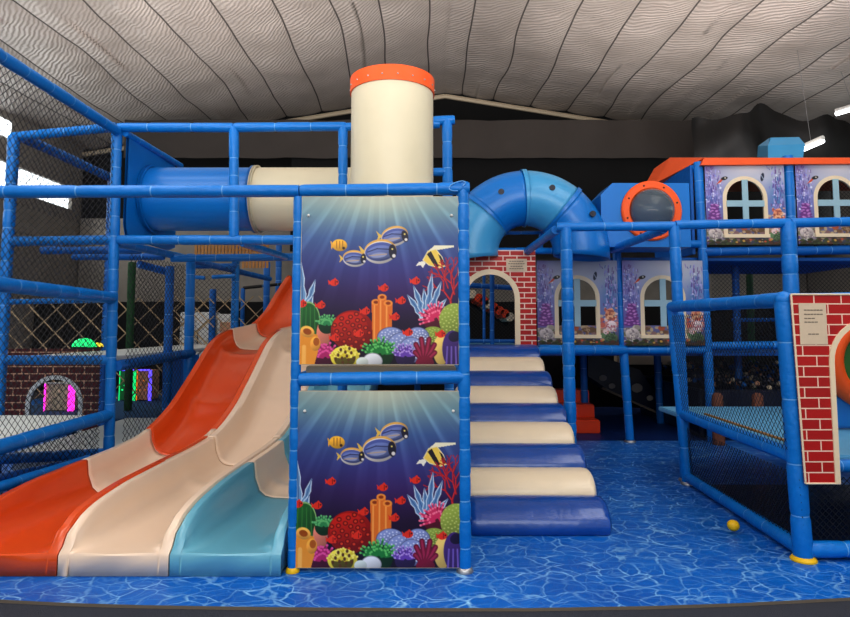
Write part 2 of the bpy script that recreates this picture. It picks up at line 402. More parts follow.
    # feather corals
    def feather(bx, by, tips, c):
        for tx, ty in tips:
            dx, dy = tx-bx, ty-by; L = sqrt(dx*dx+dy*dy); nx_, ny_ = -dy/L, dx/L
            pts = [(bx-nx_*2, by-ny_*2)]
            for k in range(1, 7): 
                t = k/7; wd = 5.0*(1-t*.7)*(1 if k % 2 else .6); pts.append((bx+dx*t+nx_*wd, by+dy*t+ny_*wd))
            pts.append((tx, ty))
            for k in range(6, 0, -1): 
                t = k/7; wd = 5.0*(1-t*.7)*(1 if k % 2 else .6); pts.append((bx+dx*t-nx_*wd, by+dy*t-ny_*wd))
            pts.append((bx+nx_*2, by+ny_*2)); A.poly(pts, c, (205, 222, 238), .9); A.seg((bx, by), (tx, ty), .7, (60, 96, 150))
    feather(*P(427, 322), [P(408, 296), P(414, 287), P(424, 290), P(432, 275), P(441, 283), P(446, 300)], (104, 144, 190))
    feather(*P(306, 318), [P(303, 264), P(317, 281), P(315, 296)], (116, 156, 196))
    # back row
    x, y = P(310.6, 322); A.ell(x, y, 11, 18, (34, 92, 44), 0, (150, 190, 120), 1)
    for k in (-6, -2, 2, 6): A.seg((x+k, y-14), (x+k*1.2, y+16), 1, (60, 130, 60))
    x, y = P(326, 334); A.ell(x, y, 7, 14, (214, 130, 110))
    A.fan(*P(329, 326), 11, (52, 140, 84), (110, 190, 120), 11, 1.7, seed=2)
    x, y = P(354, 331); A.ell(x, y, 21, 20, (150, 22, 20)); A.ell(x-2, y-3, 17, 15, (182, 34, 24))
    for k in range(26):
        a = k*2.4; r = 18.5*sqrt((k+.5)/26); A.ell(x+r*cos(a), y+r*sin(a)*.95, 2.5, 2.3, (120, 14, 16)); A.ell(x+r*cos(a), y+r*sin(a)*.95, 1.3, 1.2, (214, 70, 40))
    for dx, h in ((-6, 0), (0, -5), (6, 1)):
        x, y = P(383+dx, 303+h); A.poly([(x-4.3, y), (x+4.3, y), (x+3, 150), (x-3, 150)], (226, 120, 44)); A.seg((x-1.5, y+2), (x-1.5, 145), 1.6, (244, 164, 84))
        A.ell(x, y, 4.5, 3.2, (240, 150, 66)); A.ell(x, y, 2.3, 1.5, (150, 60, 20))
    A.fan(*P(436, 320), 17, (214, 52, 104), (244, 130, 160), 16, 1.8, a0=-200, a1=20, seed=3)
    x, y = P(454, 321); A.ell(x, y, 15, 17, (142, 160, 72))
    for k in range(60):
        a = k*2.4; r = 15*sqrt(k/60); A.ell(x+r*cos(a), y+r*sin(a)*1.1, .9, .7, (196, 206, 120))
    x, y = P(433, 336); A.ell(x, y, 12, 9, (132, 152, 66))
    for k in range(40):
        a = k*2.4; r = 11*sqrt(k/40); A.ell(x+r*cos(a), y+r*sin(a)*.7, .8, .6, (190, 204, 110))
    x, y = P(441, 350); A.ell(x, y, 8, 15, (220, 190, 110))
    for (px, py, rx, ry_) in ((392, 338, 13, 10), (404, 345, 15, 12), (418, 338, 11, 10), (412, 350, 12, 12)):
        x, y = P(px, py); A.ell(x, y, rx, ry_, (128, 140, 184), 0, (90, 96, 140), .6)
        for k in range(36):
            a = k*2.4; r = sqrt(k/36); A.ell(x+r*rx*.9*cos(a), y+r*ry_*.9*sin(a), .8, .7, (214, 220, 238))
    # front row
    A.fan(*P(328, 358), 15, (176, 36, 108), (226, 90, 160), 12, 2, seed=4)
    x, y = P(310, 347); A.poly([(x-8, y-16), (x+10, y-12), (x+11, y+4), (x+6, y+22), (x-8, y+22)], (232, 154, 54)); A.ell(x, y-15, 7, 5.5, (244, 178, 84), 20); A.ell(x, y-15, 4.2, 3, (160, 80, 20), 20)
    A.ell(x+8, y-3, 5, 7, (240, 168, 70)); A.ell(x+9, y-5, 3, 4, (178, 96, 30)); A.seg((x-3, y), (x-3, y+18), 4, (246, 186, 96))
    x, y = P(347, 357); A.ell(x, y, 14, 11, (224, 208, 72)); A.fan(x, y+1, 14, (220, 200, 60), (244, 232, 120), 12, 1.8, sq=.85, seed=8)
    for k in range(12):
        a = k*2.4; r = 11*sqrt((k+.4)/12); A.ell(x+r*cos(a), y-1+r*sin(a)*.8, 1.3, 1.7, (96, 60, 30))
    A.fan(*P(381, 355), 18, (36, 130, 62), (110, 200, 110), 16, 1.8, sq=.95, seed=5)
    x, y = P(374, 361); A.ell(x, y, 9, 7.5, (206, 208, 212), 0, (150, 150, 160), .7); A.ell(x-10, y+1, 6, 5, (198, 206, 200))
    A.fan(*P(406, 357), 13, (112, 72, 176), (190, 160, 226), 12, 1.5, seed=6)
    x, y = P(425, 358)
    for a, L in ((-2.6, 11), (-2.15, 16), (-1.75, 19), (-1.35, 19), (-.95, 16), (-.5, 11)):
        A.seg((x, y+4), (x+L*cos(a), y+L*sin(a)), 5, (120, 20, 54)); A.seg((x, y+4), (x+L*cos(a), y+L*sin(a)), 2, (168, 44, 84))
    A.ell(x, y+5, 9, 7, (116, 18, 50))
    x, y = P(452, 349); A.ell(x, y, 10, 18, (70, 44, 112)); A.ell(x+2, y-12, 6, 5, (34, 22, 60), -20)
    for k in (-5, -1, 3): A.seg((x+k, y-2), (x+k*1.2, y+16), 1.6, (120, 96, 180))
    for i, (px, py) in enumerate(((335.8, 283.5), (385, 289), (416, 282), (402, 301.6), (323, 306), (367, 312), (304.7, 304.7), (396, 317.6), (409, 333), (441, 334.6), (361, 334), (337, 338))):
        x, y = P(px, py); c = (226, 56, 38)
        A.ell(x, y, 4.4, 3.4, c, -10); A.poly([(x-3, y), (x-6.2, y-3), (x-5.4, y+2.6)], c); A.poly([(x-2, y-2.5), (x+1, y-5), (x+3, y-2)], c)
        A.seg((x+1, y-2), (x+1, y+2), .7, (120, 20, 24)); A.ell(x+2.8, y-.8, .7, .7, (30, 10, 20))
    return A
def window_art():
    A = Art(94, 98, 2.1); X, Y = A.X, A.Y; v = Y/98; u = X/94
    st = [(0, (176, 178, 196)), (.2, (186, 190, 208)), (.5, (132, 140, 196)), (.8, (110, 110, 160)), (1, (60, 66, 76))]
    for ch in range(3): A.C[..., ch] = np.interp(v, [t for t, _ in st], [c[ch]/255 for _, c in st])
    e = np.exp(-(u/.16)**2)[..., None]; A.C = A.C*(1-.6*e)+rgb_n((112, 92, 172))*.6*e
    A.C[..., :] += (.12*np.exp(-((u-.55)/.25)**2)*np.exp(-((v-.05)/.12)**2))[..., None]*np.array([1, .8, .4])
    A.put(np.exp(-((u-.9)/.1)**2)*np.exp(-((v-.45)/.2)**2)*.7, (70, 130, 180))
    rg = random.Random(3)
    for k in range(90):
        x = rg.uniform(1, 18) if k % 3 else rg.uniform(78, 92); y = rg.uniform(10, 58)
        A.ell(x, y, rg.uniform(.6, 1.5), rg.uniform(.6, 1.5), rg.choice([(222, 226, 240), (150, 160, 220), (196, 190, 230)]))
    for k in range(260):
        x = rg.choice([rg.gauss(8, 6), rg.gauss(86, 5)]); y = rg.uniform(4, 72); c = rg.choice([(96, 84, 160), (140, 128, 196), (172, 170, 220), (84, 110, 176), (120, 90, 150)])
        A.seg((x, y), (x+rg.uniform(-1, 1), y+rg.uniform(2, 5)), rg.uniform(.6, 1.4), c)
    for k in range(7):      # stacked purple coral
        y = 52+k*3.6; w = 5+k*.8; A.ell(10, y, w, 2.4, (120, 62, 140)); [A.ell(10+rg.uniform(-w, w)*.8, y-rg.uniform(0, 1.5), 1.6, .8, (196, 136, 204)) for _ in range(4)]
    for k in range(60): A.ell(rg.uniform(0, 24), rg.uniform(76, 94), rg.uniform(1.5, 4), rg.uniform(1, 3), rg.choice([(170, 160, 148), (206, 200, 186), (120, 120, 100), (150, 140, 150)]))
    for k in range(60): A.ell(rg.uniform(20, 76), rg.uniform(74, 94), rg.uniform(1.5, 4), rg.uniform(1, 2.6), rg.choice([(150, 124, 100), (120, 90, 70), (186, 166, 134), (140, 110, 110)]))
    for k in range(50): A.ell(rg.uniform(74, 92), rg.uniform(56, 92), rg.uniform(1.2, 3.4), rg.uniform(1.2, 3), rg.choice([(216, 150, 140), (232, 206, 206), (206, 110, 96), (110, 140, 100), (206, 180, 150)]))
    A.ell(86, 76, 6, 6.5, (226, 206, 208)); A.ell(84, 62, 5, 7, (214, 146, 110), 20); A.ell(85, 89, 8, 5, (96, 120, 86)); A.ell(10, 84, 8, 6, (196, 184, 182)); A.ell(60, 80, 9, 3.5, (110, 84, 60)); A.ell(44, 78, 4, 3, (176, 90, 60))
    for k in range(150):
        qx, qy, c = rg.choice([(86, 76, (190, 120, 130)), (84, 62, (240, 190, 150)), (86, 76, (240, 226, 226)), (10, 84, (140, 126, 130)), (10, 84, (222, 210, 200)), (85, 88, (60, 84, 60)), (84, 62, (170, 90, 80)), (58, 80, (170, 140, 110))])
        A.ell(qx+rg.gauss(0, 3.6), qy+rg.gauss(0, 3.4), rg.uniform(.5, 1.5), rg.uniform(.5, 1.2), c)
    for k in range(80): A.ell(rg.uniform(0, 94), rg.uniform(92, 98), rg.uniform(1.5, 4), rg.uniform(1, 2), rg.choice([(56, 62, 44), (74, 84, 50), (90, 60, 50), (60, 56, 50)]))
    for k in range(8): A.ell(rg.uniform(26, 80), rg.uniform(91, 95), 1.5, 1, rg.choice([(210, 90, 70), (200, 160, 80)]))
    # little orange-and-black fish and a dark one
    A.poly([(13, 27), (20, 19), (24, 18), (19, 24)], (216, 84, 50)); A.ell(23, 19.5, 4, 2, (36, 32, 36), -15); A.ell(24, 19, 1, .8, (230, 220, 200))
    A.ell(68, 18, 2, 5, (40, 48, 70), 12); A.seg((67, 16), (69, 20), .9, (180, 190, 210))
    return A
reefA = reef_art(); winA = window_art()
def print_mesh(name, A, wd, ht, holes=None):
    x = np.linspace(-wd/2, wd/2, A.nx); z = np.linspace(ht, 0, A.ny)
    XX, ZZ = np.meshgrid(x, z); co = np.stack([XX, np.zeros_like(XX), ZZ], -1)
    keep = None
    if holes is not None:
        u = (np.arange(A.nx-1)+.5)/(A.nx-1); v = (np.arange(A.ny-1)+.5)/(A.ny-1)
        uu, vv = np.meshgrid(u, v); keep = ~holes(uu, vv)
    return grid_obj(name, co, A.nx, A.ny, ['print'], colors=A.C, keep=keep)
def place_mesh(name, me, loc, parent):
    o = link(bpy.data.objects.new(name, me)); o.parent = parent; o.location = Vector(loc)-world_loc(parent); return o
# ------------------------------------------------------------------ the room
YF = 18.0; RX = .6; RZ = 8.72; SL = .166
def ceil_z(x): return RZ-SL*abs(x-RX)
xs = []; strip = 1.05; x = RX-strip*10.5; cols = []
while x < RX+strip*10.5:
    cols += [(x-.018, 1), (x+.018, 0)]; cols += [(x+strip*t, 0) for t in (.06, .13, .22, .32, .42, .5, .58, .68, .78, .87, .94)]; x += strip
cols.append((x, 0)); nx = len(cols)
ysv = np.linspace(-2, YF, 200); ny = len(ysv)
co = np.zeros((ny, nx, 3))
for j, y in enumerate(ysv):
    for i, (cx_, s_) in enumerate(cols):
        k = (cx_-(RX-strip*10.5))/strip; ph = k-math.floor(k+1e-6)
        sg = math.floor(k+.5)
        wob = .2*noise.noise(Vector((sg*7.3, y*.35, 0)))
        sag = sin(pi*min(1, max(0, ph)))**.7 if 0.02 < ph < .98 else 0
        rip = .03*noise.noise(Vector((cx_*1.2, y*1.3, 3)))+.002*noise.noise(Vector((cx_*3.5, y*2.2, 9)))*sag
        band = .03*abs(sin(pi*y/4.2))
        co[j, i] = (cx_+wob, y, ceil_z(cx_)-.07*sag*(.8+.5*noise.noise(Vector((sg*3.1, y*.25, 5))))-rip-band)
fm = np.zeros((ny-1, nx-1), int)
for i in range(nx-1):
    if cols[i][1]: fm[:, i] = 1
me = grid_obj('ceiling', co, nx, ny, ['foil', 'seam'], fmat=fm)
for p in me.polygons: p.use_smooth = True
o = link(bpy.data.objects.new('ceiling', me)); o['kind'] = 'structure'
# ridge tape seams
bm = bmesh.new()
for xx in (RX-.35, ):
    pass
bm.free()
XL, XR = -10.2, 11.2
bm = bmesh.new(); add_box(bm, Vector(((XL+XR)/2, 8, -.07)), (XR-XL, 20.4, .1)); struct('floor', bm, 'carpet')
bm = bmesh.new(); add_box(bm, Vector(((XL+XR)/2, YF+.1, 4.4)), (XR-XL, .2, 8.8)); struct('wall_back', bm, 'black')
bm = bmesh.new(); add_box(bm, Vector(((XL+XR)/2, YF-.06, 3.55)), (XR-XL-.1, .08, 2.5)); struct('trim_1', bm, 'wallgrey')
# left wall with a long daylight opening
bm = bmesh.new()
zt, zb = 5.62, 4.98
add_box(bm, Vector((XL-.1, 8, zb/2)), (.2, 20.2, zb)); add_box(bm, Vector((XL-.1, 8, (zt+6.95)/2)), (.2, 20.2, 6.95-zt))
add_box(bm, Vector((XL-.1, 17.8, (zt+zb)/2)), (.2, .6, zt-zb)); struct('wall_left', bm, 'wallgrey')
bm = bmesh.new(); add_box(bm, Vector((XR+.1, 8, 3.4)), (.2, 20.2, 6.8)); struct('wall_right', bm, 'wallgrey')
bm = bmesh.new(); add_box(bm, Vector((XL-.12, 7.9, (zt+zb)/2)), (.04, 19.6, zt-zb)); struct('window_1', bm, 'daylight')
bm = bmesh.new(); add_box(bm, Vector((XL+.02, 11, 6.42)), (.04, 7.5, .4)); struct('window_2', bm, 'daylight')
# gable edge trim
bm = bmesh.new()
for sx, xe in ((-1, XL), (1, XR)):
    p = Vector((RX, YF-.05, RZ-.2)); q = Vector((xe, YF-.05, ceil_z(xe)-.2)); add_sweep(bm, [p, q], [.07, .07], 6)
struct('trim_2', bm, 'beige')
# hanging cloths on the back wall
def cloth(name, x0, x1, z0, z1, y, m_, label, amp=.05, n_=60, top=None, freq=2.0):
    bm = bmesh.new(); rows = 10; g = []
    for j in range(rows+1):
        r_ = []
        for i in range(n_+1):
            x = x0+(x1-x0)*i/n_; t = j/rows; zt_ = z1 if top is None else top(x)
            r_.append(bm.verts.new((x, y+amp*noise.noise(Vector((x*freq, t*1.2, 1)))+amp*.6*sin(x*freq*2), z0+(zt_-z0)*t+.02*noise.noise(Vector((x, 0, 0))))))
        g.append(r_)
    for j in range(rows):
        for i in range(n_): bm.faces.new((g[j][i], g[j][i+1], g[j+1][i+1], g[j+1][i]))
    return tag(obj(name, bm, m_), label, 'drape')
za, zb_ = W(425, 158, 16).z, W(425, 120, 16).z
cloth('hanging_sheet', -8.0, 8.2, za, zb_, 16, 'drape', 'long dark grey-brown sheet hung as a band under the roof gable')
cloth('black_curtain', -3.6, XR-.3, W(425, 252, 16.3).z, za+.1, 16.3, 'black', 'wide black curtain hanging below the grey-brown band, behind the tubes', .06)
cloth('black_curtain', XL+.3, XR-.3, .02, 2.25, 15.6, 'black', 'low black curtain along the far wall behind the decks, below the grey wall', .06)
def hump(x): return W(425, 0, 14).z*0+W(700, 118, 14).z+.3*math.exp(-((x-7.95)/.6)**2)-.10*max(0, x-9)+.07*sin(x*4.1)+.04*sin(x*9)
cloth('black_plastic_sheet', 6.3, 11.0, W(700, 166, 14).z, 0, 14, 'plastic_k', 'crumpled black plastic sheet bunched above the orange roof at right', .28, 50, hump, 1.6)
# fluorescent tube lights far right
def tube_light(p, q, label):
    t = thing('tube_light', (Vector(p)+Vector(q))/2, label, 'light')
    obj('tube', cyl_bm(p, q, .045, 10), 'tube_l', t)
    d = Vector((0, 0, .07)); obj('hanger', cyl_bm((Vector(p)+Vector(q))/2+d, Vector(((p[0]+q[0])/2, p[1], ceil_z(p[0])-.05)), .004, 6), 'metal', t); obj('housing', cyl_bm(Vector(p)+d, Vector(q)+d, .05, 8), 'white', t)
tube_light(W(800, 151, 12.6), W(823, 141, 12.0), 'short lit fluorescent tube beside the blue chimney box')
tube_light(W(836, 114, 13.2), W(870, 104, 12.6), 'lit fluorescent tube under the roof edge at far right')
# ------------------------------------------------------------------ printed water mat
bm = bmesh.new()
edge = [(-60, 596), (0, 599.5), (70, 603), (140, 605), (230, 606.5), (330, 607.5), (425, 608), (530, 608), (650, 606), (740, 603), (850, 597.5), (920, 592)]
fr = [G(px, py, 0) for px, py in edge]
outline = [Vector((XL+1.5, 5, 0))]+fr+[Vector((XR-1.5, 5, 0)), Vector((XR-1.5, 15.2, 0)), Vector((XL+1.5, 15.2, 0))]
tv = [bm.verts.new(p) for p in outline]; bv = [bm.verts.new((p.x, p.y, -.019)) for p in outline]
bm.faces.new(tv)
for i in range(len(tv)):
    j = (i+1) % len(tv); f = bm.faces.new((tv[i], tv[j], bv[j], bv[i])); f.material_index = 1
tag(obj('water_print_mat', bm, ['water', 'ink'], smooth=False), 'blue floor mat printed with rippling water, its curved front edge on dark grey carpet', 'mat')
bm = bmesh.new(); add_box(bm, Vector((2.9, 12.0, .0005)), (8.6, 6.3, .001)); tag(obj('dark_blue_mat', bm, 'rear_mat', smooth=False), 'plain dark blue mat under and behind the window panel house', 'mat')
# ------------------------------------------------------------------ slide
RIM = [(4.12, .17), (4.17, .26), (4.28, .33), (4.42, .38), (4.8, .43), (5.3, .455), (5.9, .48), (6.3, .52), (6.6, .62), (6.9, .76), (7.3, 1.04), (7.8, 1.41), (8.1, 1.52), (8.5, 1.59), (8.95, 1.62), (9.3, 1.66), (9.8, 1.87), (10.3, 2.2), (10.85, 2.52)]
FLR = [(4.12, .145), (4.3, .14), (4.8, .145), (5.4, .165), (5.9, .19), (6.2, .22), (6.6, .33), (6.9, .46), (7.3, .73), (7.8, 1.1), (8.1, 1.25), (8.5, 1.33), (8.95, 1.37), (9.3, 1.45), (9.8, 1.66), (10.3, 2.0), (10.85, 2.3)]
def interp(T, y):
    return float(np.interp(y, [a for a, _ in T], [b_ for _, b_ in T]))
def sm(T, y):
    return (interp(T, y-.1)+interp(T, y)*2+interp(T, y+.1))/4 if y > 4.35 else interp(T, y)
def lane_bm(xa, xb, ya, yb):
    bm = bmesh.new(); rows = []; ys = list(np.arange(ya, yb, .05))+[yb]
    if ya < 4.2: ys = [4.09, 4.09, 4.1, 4.13, 4.17, 4.22, 4.28, 4.35, 4.42]+[y for y in ys if y > 4.45]
    for i, y in enumerate(ys):
        R = sm(RIM, y); F = sm(FLR, y)
        F += .012*sin(y*4.2)*min(1, max(0, y-5))+.05*math.exp(-((y-8.0)/.09)**2)+.04*math.exp(-((y-7.25)/.09)**2)+.03*math.exp(-((y-5.6)/.12)**2)
        dr = .1*(y-4.1); l_, r_ = xa+dr+.004, xb+dr-.004; w = .055
        D = R-F; f_ = min(.14, .04+D*.6)
        sk = .025 if y < 5.6 else F-.1
        prof = [(l_, sk), (l_, R-.015), (l_+.012, R), (l_+w, R), (l_+w+.012, R-.012), (l_+w+f_*.18, F+D*.55), (l_+w+f_*.45, F+D*.2), (l_+w+f_*.8, F+D*.05), (l_+w+f_*1.2, F)]
        prof += [((l_+r_)/2, F-.008)]+[(l_+r_-x_, z) for x_, z in prof[::-1]]
        if ya < 4.2 and i == 0: prof = [(x_, .002) for x_, z in prof]
        if ya < 4.2 and i == 1: prof = [(x_, min(z, .13) if k not in (0, len(prof)-1) else .002) for k, (x_, z) in enumerate(prof)]
        if ya < 4.2 and i == 2: prof = [(x_, min(z, .145) if k not in (0, len(prof)-1) else .002) for k, (x_, z) in enumerate(prof)]
        rows.append([bm.verts.new((x_, y, max(z, .001))) for x_, z in prof])
    for i in range(len(rows)-1):
        for k in range(len(rows[0])-1): bm.faces.new((rows[i][k], rows[i+1][k], rows[i+1][k+1], rows[i][k+1]))
    # a little thickness below
    bmesh.ops.remove_doubles(bm, verts=bm.verts, dist=.0004)
    return bm
sl = thing('wave_slide', (-2.0, 4.1, 0), 'triple-lane fibreglass slide in orange, cream and light blue running down to the water mat', 'slide')
XA, XB, XC, XD = -3.12, -2.37, -1.65, -.925
def lane(xa, xb, secs):
    for ya, yb, m_, lb in secs:
        o = obj('lane_section', lane_bm(xa, xb, ya, yb), m_, sl, label=lb)
        md = o.modifiers.new('thick', 'SOLIDIFY'); md.thickness = .012; md.offset = -1
lane(XA, XB, [(4.09, 5.42, 'orange_f', 'orange bottom end of the left lane'), (5.42, 6.42, 'cream_f', 'cream lower part of the left lane'),
              (6.42, 8.4, 'orange_f', 'orange middle part of the left lane'), (8.4, 9.25, 'cream_f', 'cream upper bump of the left lane'), (9.25, 10.85, 'orange_f', 'orange top part of the left lane')])
lane(XB, XC, [(4.09, 6.2, 'cream_f', 'cream bottom end of the middle lane'), (6.2, 10.85, 'cream_f', 'cream upper part of the middle lane')])
lane(XC, XD, [(4.09, 5.34, 'aqua_f', 'light blue bottom end of the right lane'), (5.34, 6.1, 'cream_f', 'cream part of the right lane'), (6.1, 10.85, 'aqua_f', 'light blue upper part of the right lane')])
bm = bmesh.new()      # orange lip beside the cream part
rr = []
for y in np.arange(5.35, 6.3, .08):
    d = .1*(y-4.1); R = sm(RIM, y); rr.append([bm.verts.new((XB+d+a, y, R+z)) for a, z in ((-.055, -.03), (-.05, .004), (-.012, .006), (-.01, -.03))])
for a, b_ in zip(rr[:-1], rr[1:]):
    for k in range(3): bm.faces.new((a[k], b_[k], b_[k+1], a[k+1]))
obj('lane_lip', bm, 'orange_f', sl, label='orange lip beside the cream part')
# ------------------------------------------------------------------ panel tower
fr = thing('panel_tower_frame', (-.28, Y0, .02), 'blue padded pipe frame of the tower that holds the two reef panels', 'frame')
PL = (W(294.5, 500, Y0).x-.005, Y0); PR = (W(464, 400, Y0).x, Y0)
post(fr, (PL[0], Y0, .002), (PL[0]-.0, Y0, 2.5), .034, 'blue', 'yellow', .16)
post(fr, (PR[0], Y0, .002), (PR[0], Y0, 2.6), .042, 'blue', 'metal', .16)
beam(fr, W(-75, 192, Y0), W(300, 191, Y0), .043, step=.55); beam(fr, W(300, 191, Y0), W(470, 188.5, Y0), .043)
beam(fr, W(299, 379.5, Y0), W(464, 377, Y0), .046, step=.3)
for s_, x_ in ((0, PL[0]), (1, PR[0])):
    beam(fr, (x_, Y0+.04, 2.53), (x_, Y1, 2.53), .04); beam(fr, (x_, Y0+.04, 1.25), (x_, Y1, 1.25), .035)
beam(fr, (PL[0], Y0+.05, .06), (PL[0], Y1, .06), .03)
post(fr, (PL[0], Y1+.02, .002), W(343, 126, Y1), .05, step=.3); post(fr, (PR[0], Y1+.02, .002), W(447, 120, Y1), .055, step=.3)
beam(fr, W(433, 121, Y1), W(455, 120, Y1), .05); beam(fr, W(433, 172, Y1), W(447, 172, Y1), .045)
beam(fr, W(343, 127, Y1), W(440, 124, Y1), .045)
bm = bmesh.new(); add_sweep(bm, [W(458+4*sin(t*1.3)+5*cos(t*.9), 186-5*sin(t), Y0-.045) for t in np.linspace(0, 5, 14)], [.004]*14, 6)
obj('cable_tie', bm, 'tie', fr, label='loose white cable tie on the corner')
for z, lb in ((1.31, 'beige-edged deck board between the two reef panels'), (2.42, 'beige deck board under the cream tube at the tower top')):
    bm = bmesh.new(); add_box(bm, Vector(((PL[0]+PR[0])/2, (Y0+Y1)/2+.02, z)), (PR[0]-PL[0]-.1, Y1-Y0-.14, .05), 0, .008)
    tag(obj('deck_board', bm, 'beige'), lb, 'deck')
reef_me = {}
def reef_panel(x0, x1, z0, z1, lb, grp):
    t = thing('reef_panel', ((x0+x1)/2, Y0-.02, z0), lb, 'panel')
    me = print_mesh('printed_face', reefA, x1-x0, z1-z0); place_mesh('printed_face', me, ((x0+x1)/2, Y0-.024, z0), t)
    obj('backing', box_bm(((x0+x1)/2, Y0-.015, (z0+z1)/2), (x1-x0+.008, .014, z1-z0+.008)), 'beige', t, smooth=False)
    for px in (x0+.045, x1-.045):
        bm = bmesh.new(); bmesh.ops.create_icosphere(bm, subdivisions=2, radius=.011); bmesh.ops.translate(bm, vec=(px, Y0-.026, z1-.13), verts=bm.verts)
        obj('bolt', bm, 'white', t)
    return t
a, b_ = W(303, 197.5, Y0), W(458.5, 364, Y0); reef_panel(a.x, b_.x-.0, b_.z, a.z, 'upper printed coral reef panel with fish, above the blue crossbar', 'reef panels')
a, b_ = W(299, 391, Y0), W(460.5, 571, Y0); reef_panel(a.x, b_.x, b_.z+.03, a.z, 'lower printed coral reef panel with fish, standing at floor level', 'reef panels')
# upright cream tube with orange rim
cx_, cy_ = W(392, 190, 5.35).x, 5.35; rT = .365
t = thing('upright_tube', (cx_, cy_, 2.45), 'tall cream upright tube with an orange rim on top of the reef panel tower', 'tube')
def shell_bm(c, z0, z1, r, th=.02, seg=48, flare=0):
    bm = bmesh.new(); prof = [(r, z0), (r+flare, z1), (r+flare-th, z1), (r-th, z0)]
    g = [[bm.verts.new((c[0]+q*cos(2*pi*k/seg), c[1]+q*sin(2*pi*k/seg), z)) for k in range(seg)] for q, z in prof]
    for i in range(4):
        a_, b2 = g[i], g[(i+1) % 4]
        for k in range(seg): bm.faces.new((a_[k], a_[(k+1) % seg], b2[(k+1) % seg], b2[k]))
    return bm
zt_ = W(392, 62, 5.35-rT).z
obj('tube_wall', shell_bm((cx_, cy_), 2.45, zt_-.12, rT), 'cream_t', t)
obj('rim', shell_bm((cx_, cy_), zt_-.15, zt_-.02, rT+.012, .03), 'orange_p', t)
for k in range(18):
    bm = bmesh.new(); a_ = 2*pi*k/18; r_ = bmesh.ops.create_icosphere(bm, subdivisions=1, radius=.009)['verts']
    bmesh.ops.translate(bm, vec=(cx_+(rT+.012)*cos(a_), cy_+(rT+.012)*sin(a_), zt_-.1), verts=r_)
    obj('bolt', bm, 'metal', t)
# ------------------------------------------------------------------ left tower frame
XP = -3.33; XQ = -4.5
lt = thing('left_tower_frame', (XP, Y1, .02), 'blue padded pipe frame of the netted climbing tower at far left', 'frame')
post(lt, (XP+.02, Y1, .002), W(117, 127, Y1), .054, 'blue', 'metal', .26)
post(lt, (XQ-.0, Y1, .002), W(14, 136, Y1), .058, 'blue', None, .26)
beam(lt, W(12, 137, Y1), W(117, 127, Y1), .05)
beam(lt, WX(-70, 11, XP), WX(117, 131, XP), .055, step=.3)
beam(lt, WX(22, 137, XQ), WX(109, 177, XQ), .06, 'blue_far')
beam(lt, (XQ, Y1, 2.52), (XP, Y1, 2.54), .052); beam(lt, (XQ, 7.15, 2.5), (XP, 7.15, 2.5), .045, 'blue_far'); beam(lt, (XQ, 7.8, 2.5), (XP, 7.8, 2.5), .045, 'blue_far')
beam(lt, WX(-20, 282, XP), WX(112, 298, XP), .062); beam(lt, W(0, 302, Y1), W(112, 300, Y1), .03)
beam(lt, W(3, 360, Y1), W(112, 360, Y1), .05)
beam(lt, WX(-40, 459, XP), WX(110, 414.5, XP), .062)
beam(lt, W(0, 459, Y1), W(112, 453, Y1), .055); beam(lt, WX(-10, 490, XP+.12), WX(88, 459, XP+.12), .04)
beam(lt, W(0, 478, Y1-.3), W(75, 462, Y1-.1), .04, 'blue_far')
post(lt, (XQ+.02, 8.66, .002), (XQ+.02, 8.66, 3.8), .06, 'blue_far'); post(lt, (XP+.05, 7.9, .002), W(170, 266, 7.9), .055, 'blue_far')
beam(lt, W(125, 133, Y1), W(181, 166, 8.0), .04)
beam(lt, W(118, 127.5, Y1), W(234, 127.5, Y1), .05, step=.4); beam(lt, W(234, 127.5, Y1), W(346, 126.5, Y1), .05, step=.4)
post(lt, W(234, 238, Y1), W(234, 127, Y1), .052)
beam(lt, W(118, 240, Y1), W(298, 240, Y1), .052, step=.35)
beam(lt, WX(117, 243, XP), WX(191, 259, XP), .045); beam(lt, (XP, 8.0, 2.5), W(296, 257, 8.2), .05, 'blue')
beam(lt, W(242, 243, Y1), W(286, 257, 8.1), .04)
beam(lt, W(117, 366, Y1), W(192, 353, 8.5), .06, 'blue_far')
# rear frame posts
rf = thing('rear_frame', (-3.0, 8.4, .02), 'blue padded pipe frame behind the orange slide lane', 'frame')
post(rf, (W(191, 300, 8.4).x, 8.4, .002), W(191, 254, 8.4), .062, 'blue')
for px, pt, Y, r in ((213, 289, 10.6, .055), (236, 245, 9.8, .06), (267, 262, 11.6, .06), (279, 238, 12.4, .06), (243, 288, 12.0, .04)):
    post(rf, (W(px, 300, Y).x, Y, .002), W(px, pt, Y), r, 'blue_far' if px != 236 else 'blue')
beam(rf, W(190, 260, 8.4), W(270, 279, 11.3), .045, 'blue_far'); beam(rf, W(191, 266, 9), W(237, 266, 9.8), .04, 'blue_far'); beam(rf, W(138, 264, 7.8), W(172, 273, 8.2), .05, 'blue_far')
beam(rf, W(195, 277, 9.2), W(205, 278, 9.2), .03, 'blue'); beam(rf, W(212, 277, 9.2), W(236, 276, 9.2), .03, 'blue')
bm = bmesh.new(); add_box(bm, W(183, 377, 8.6), (.42, .03, .62)); obj('infill_panel', bm, 'blue_far', rf, False)
beam(rf, W(243, 288, 12), W(292, 283, 12), .03, 'black_r')
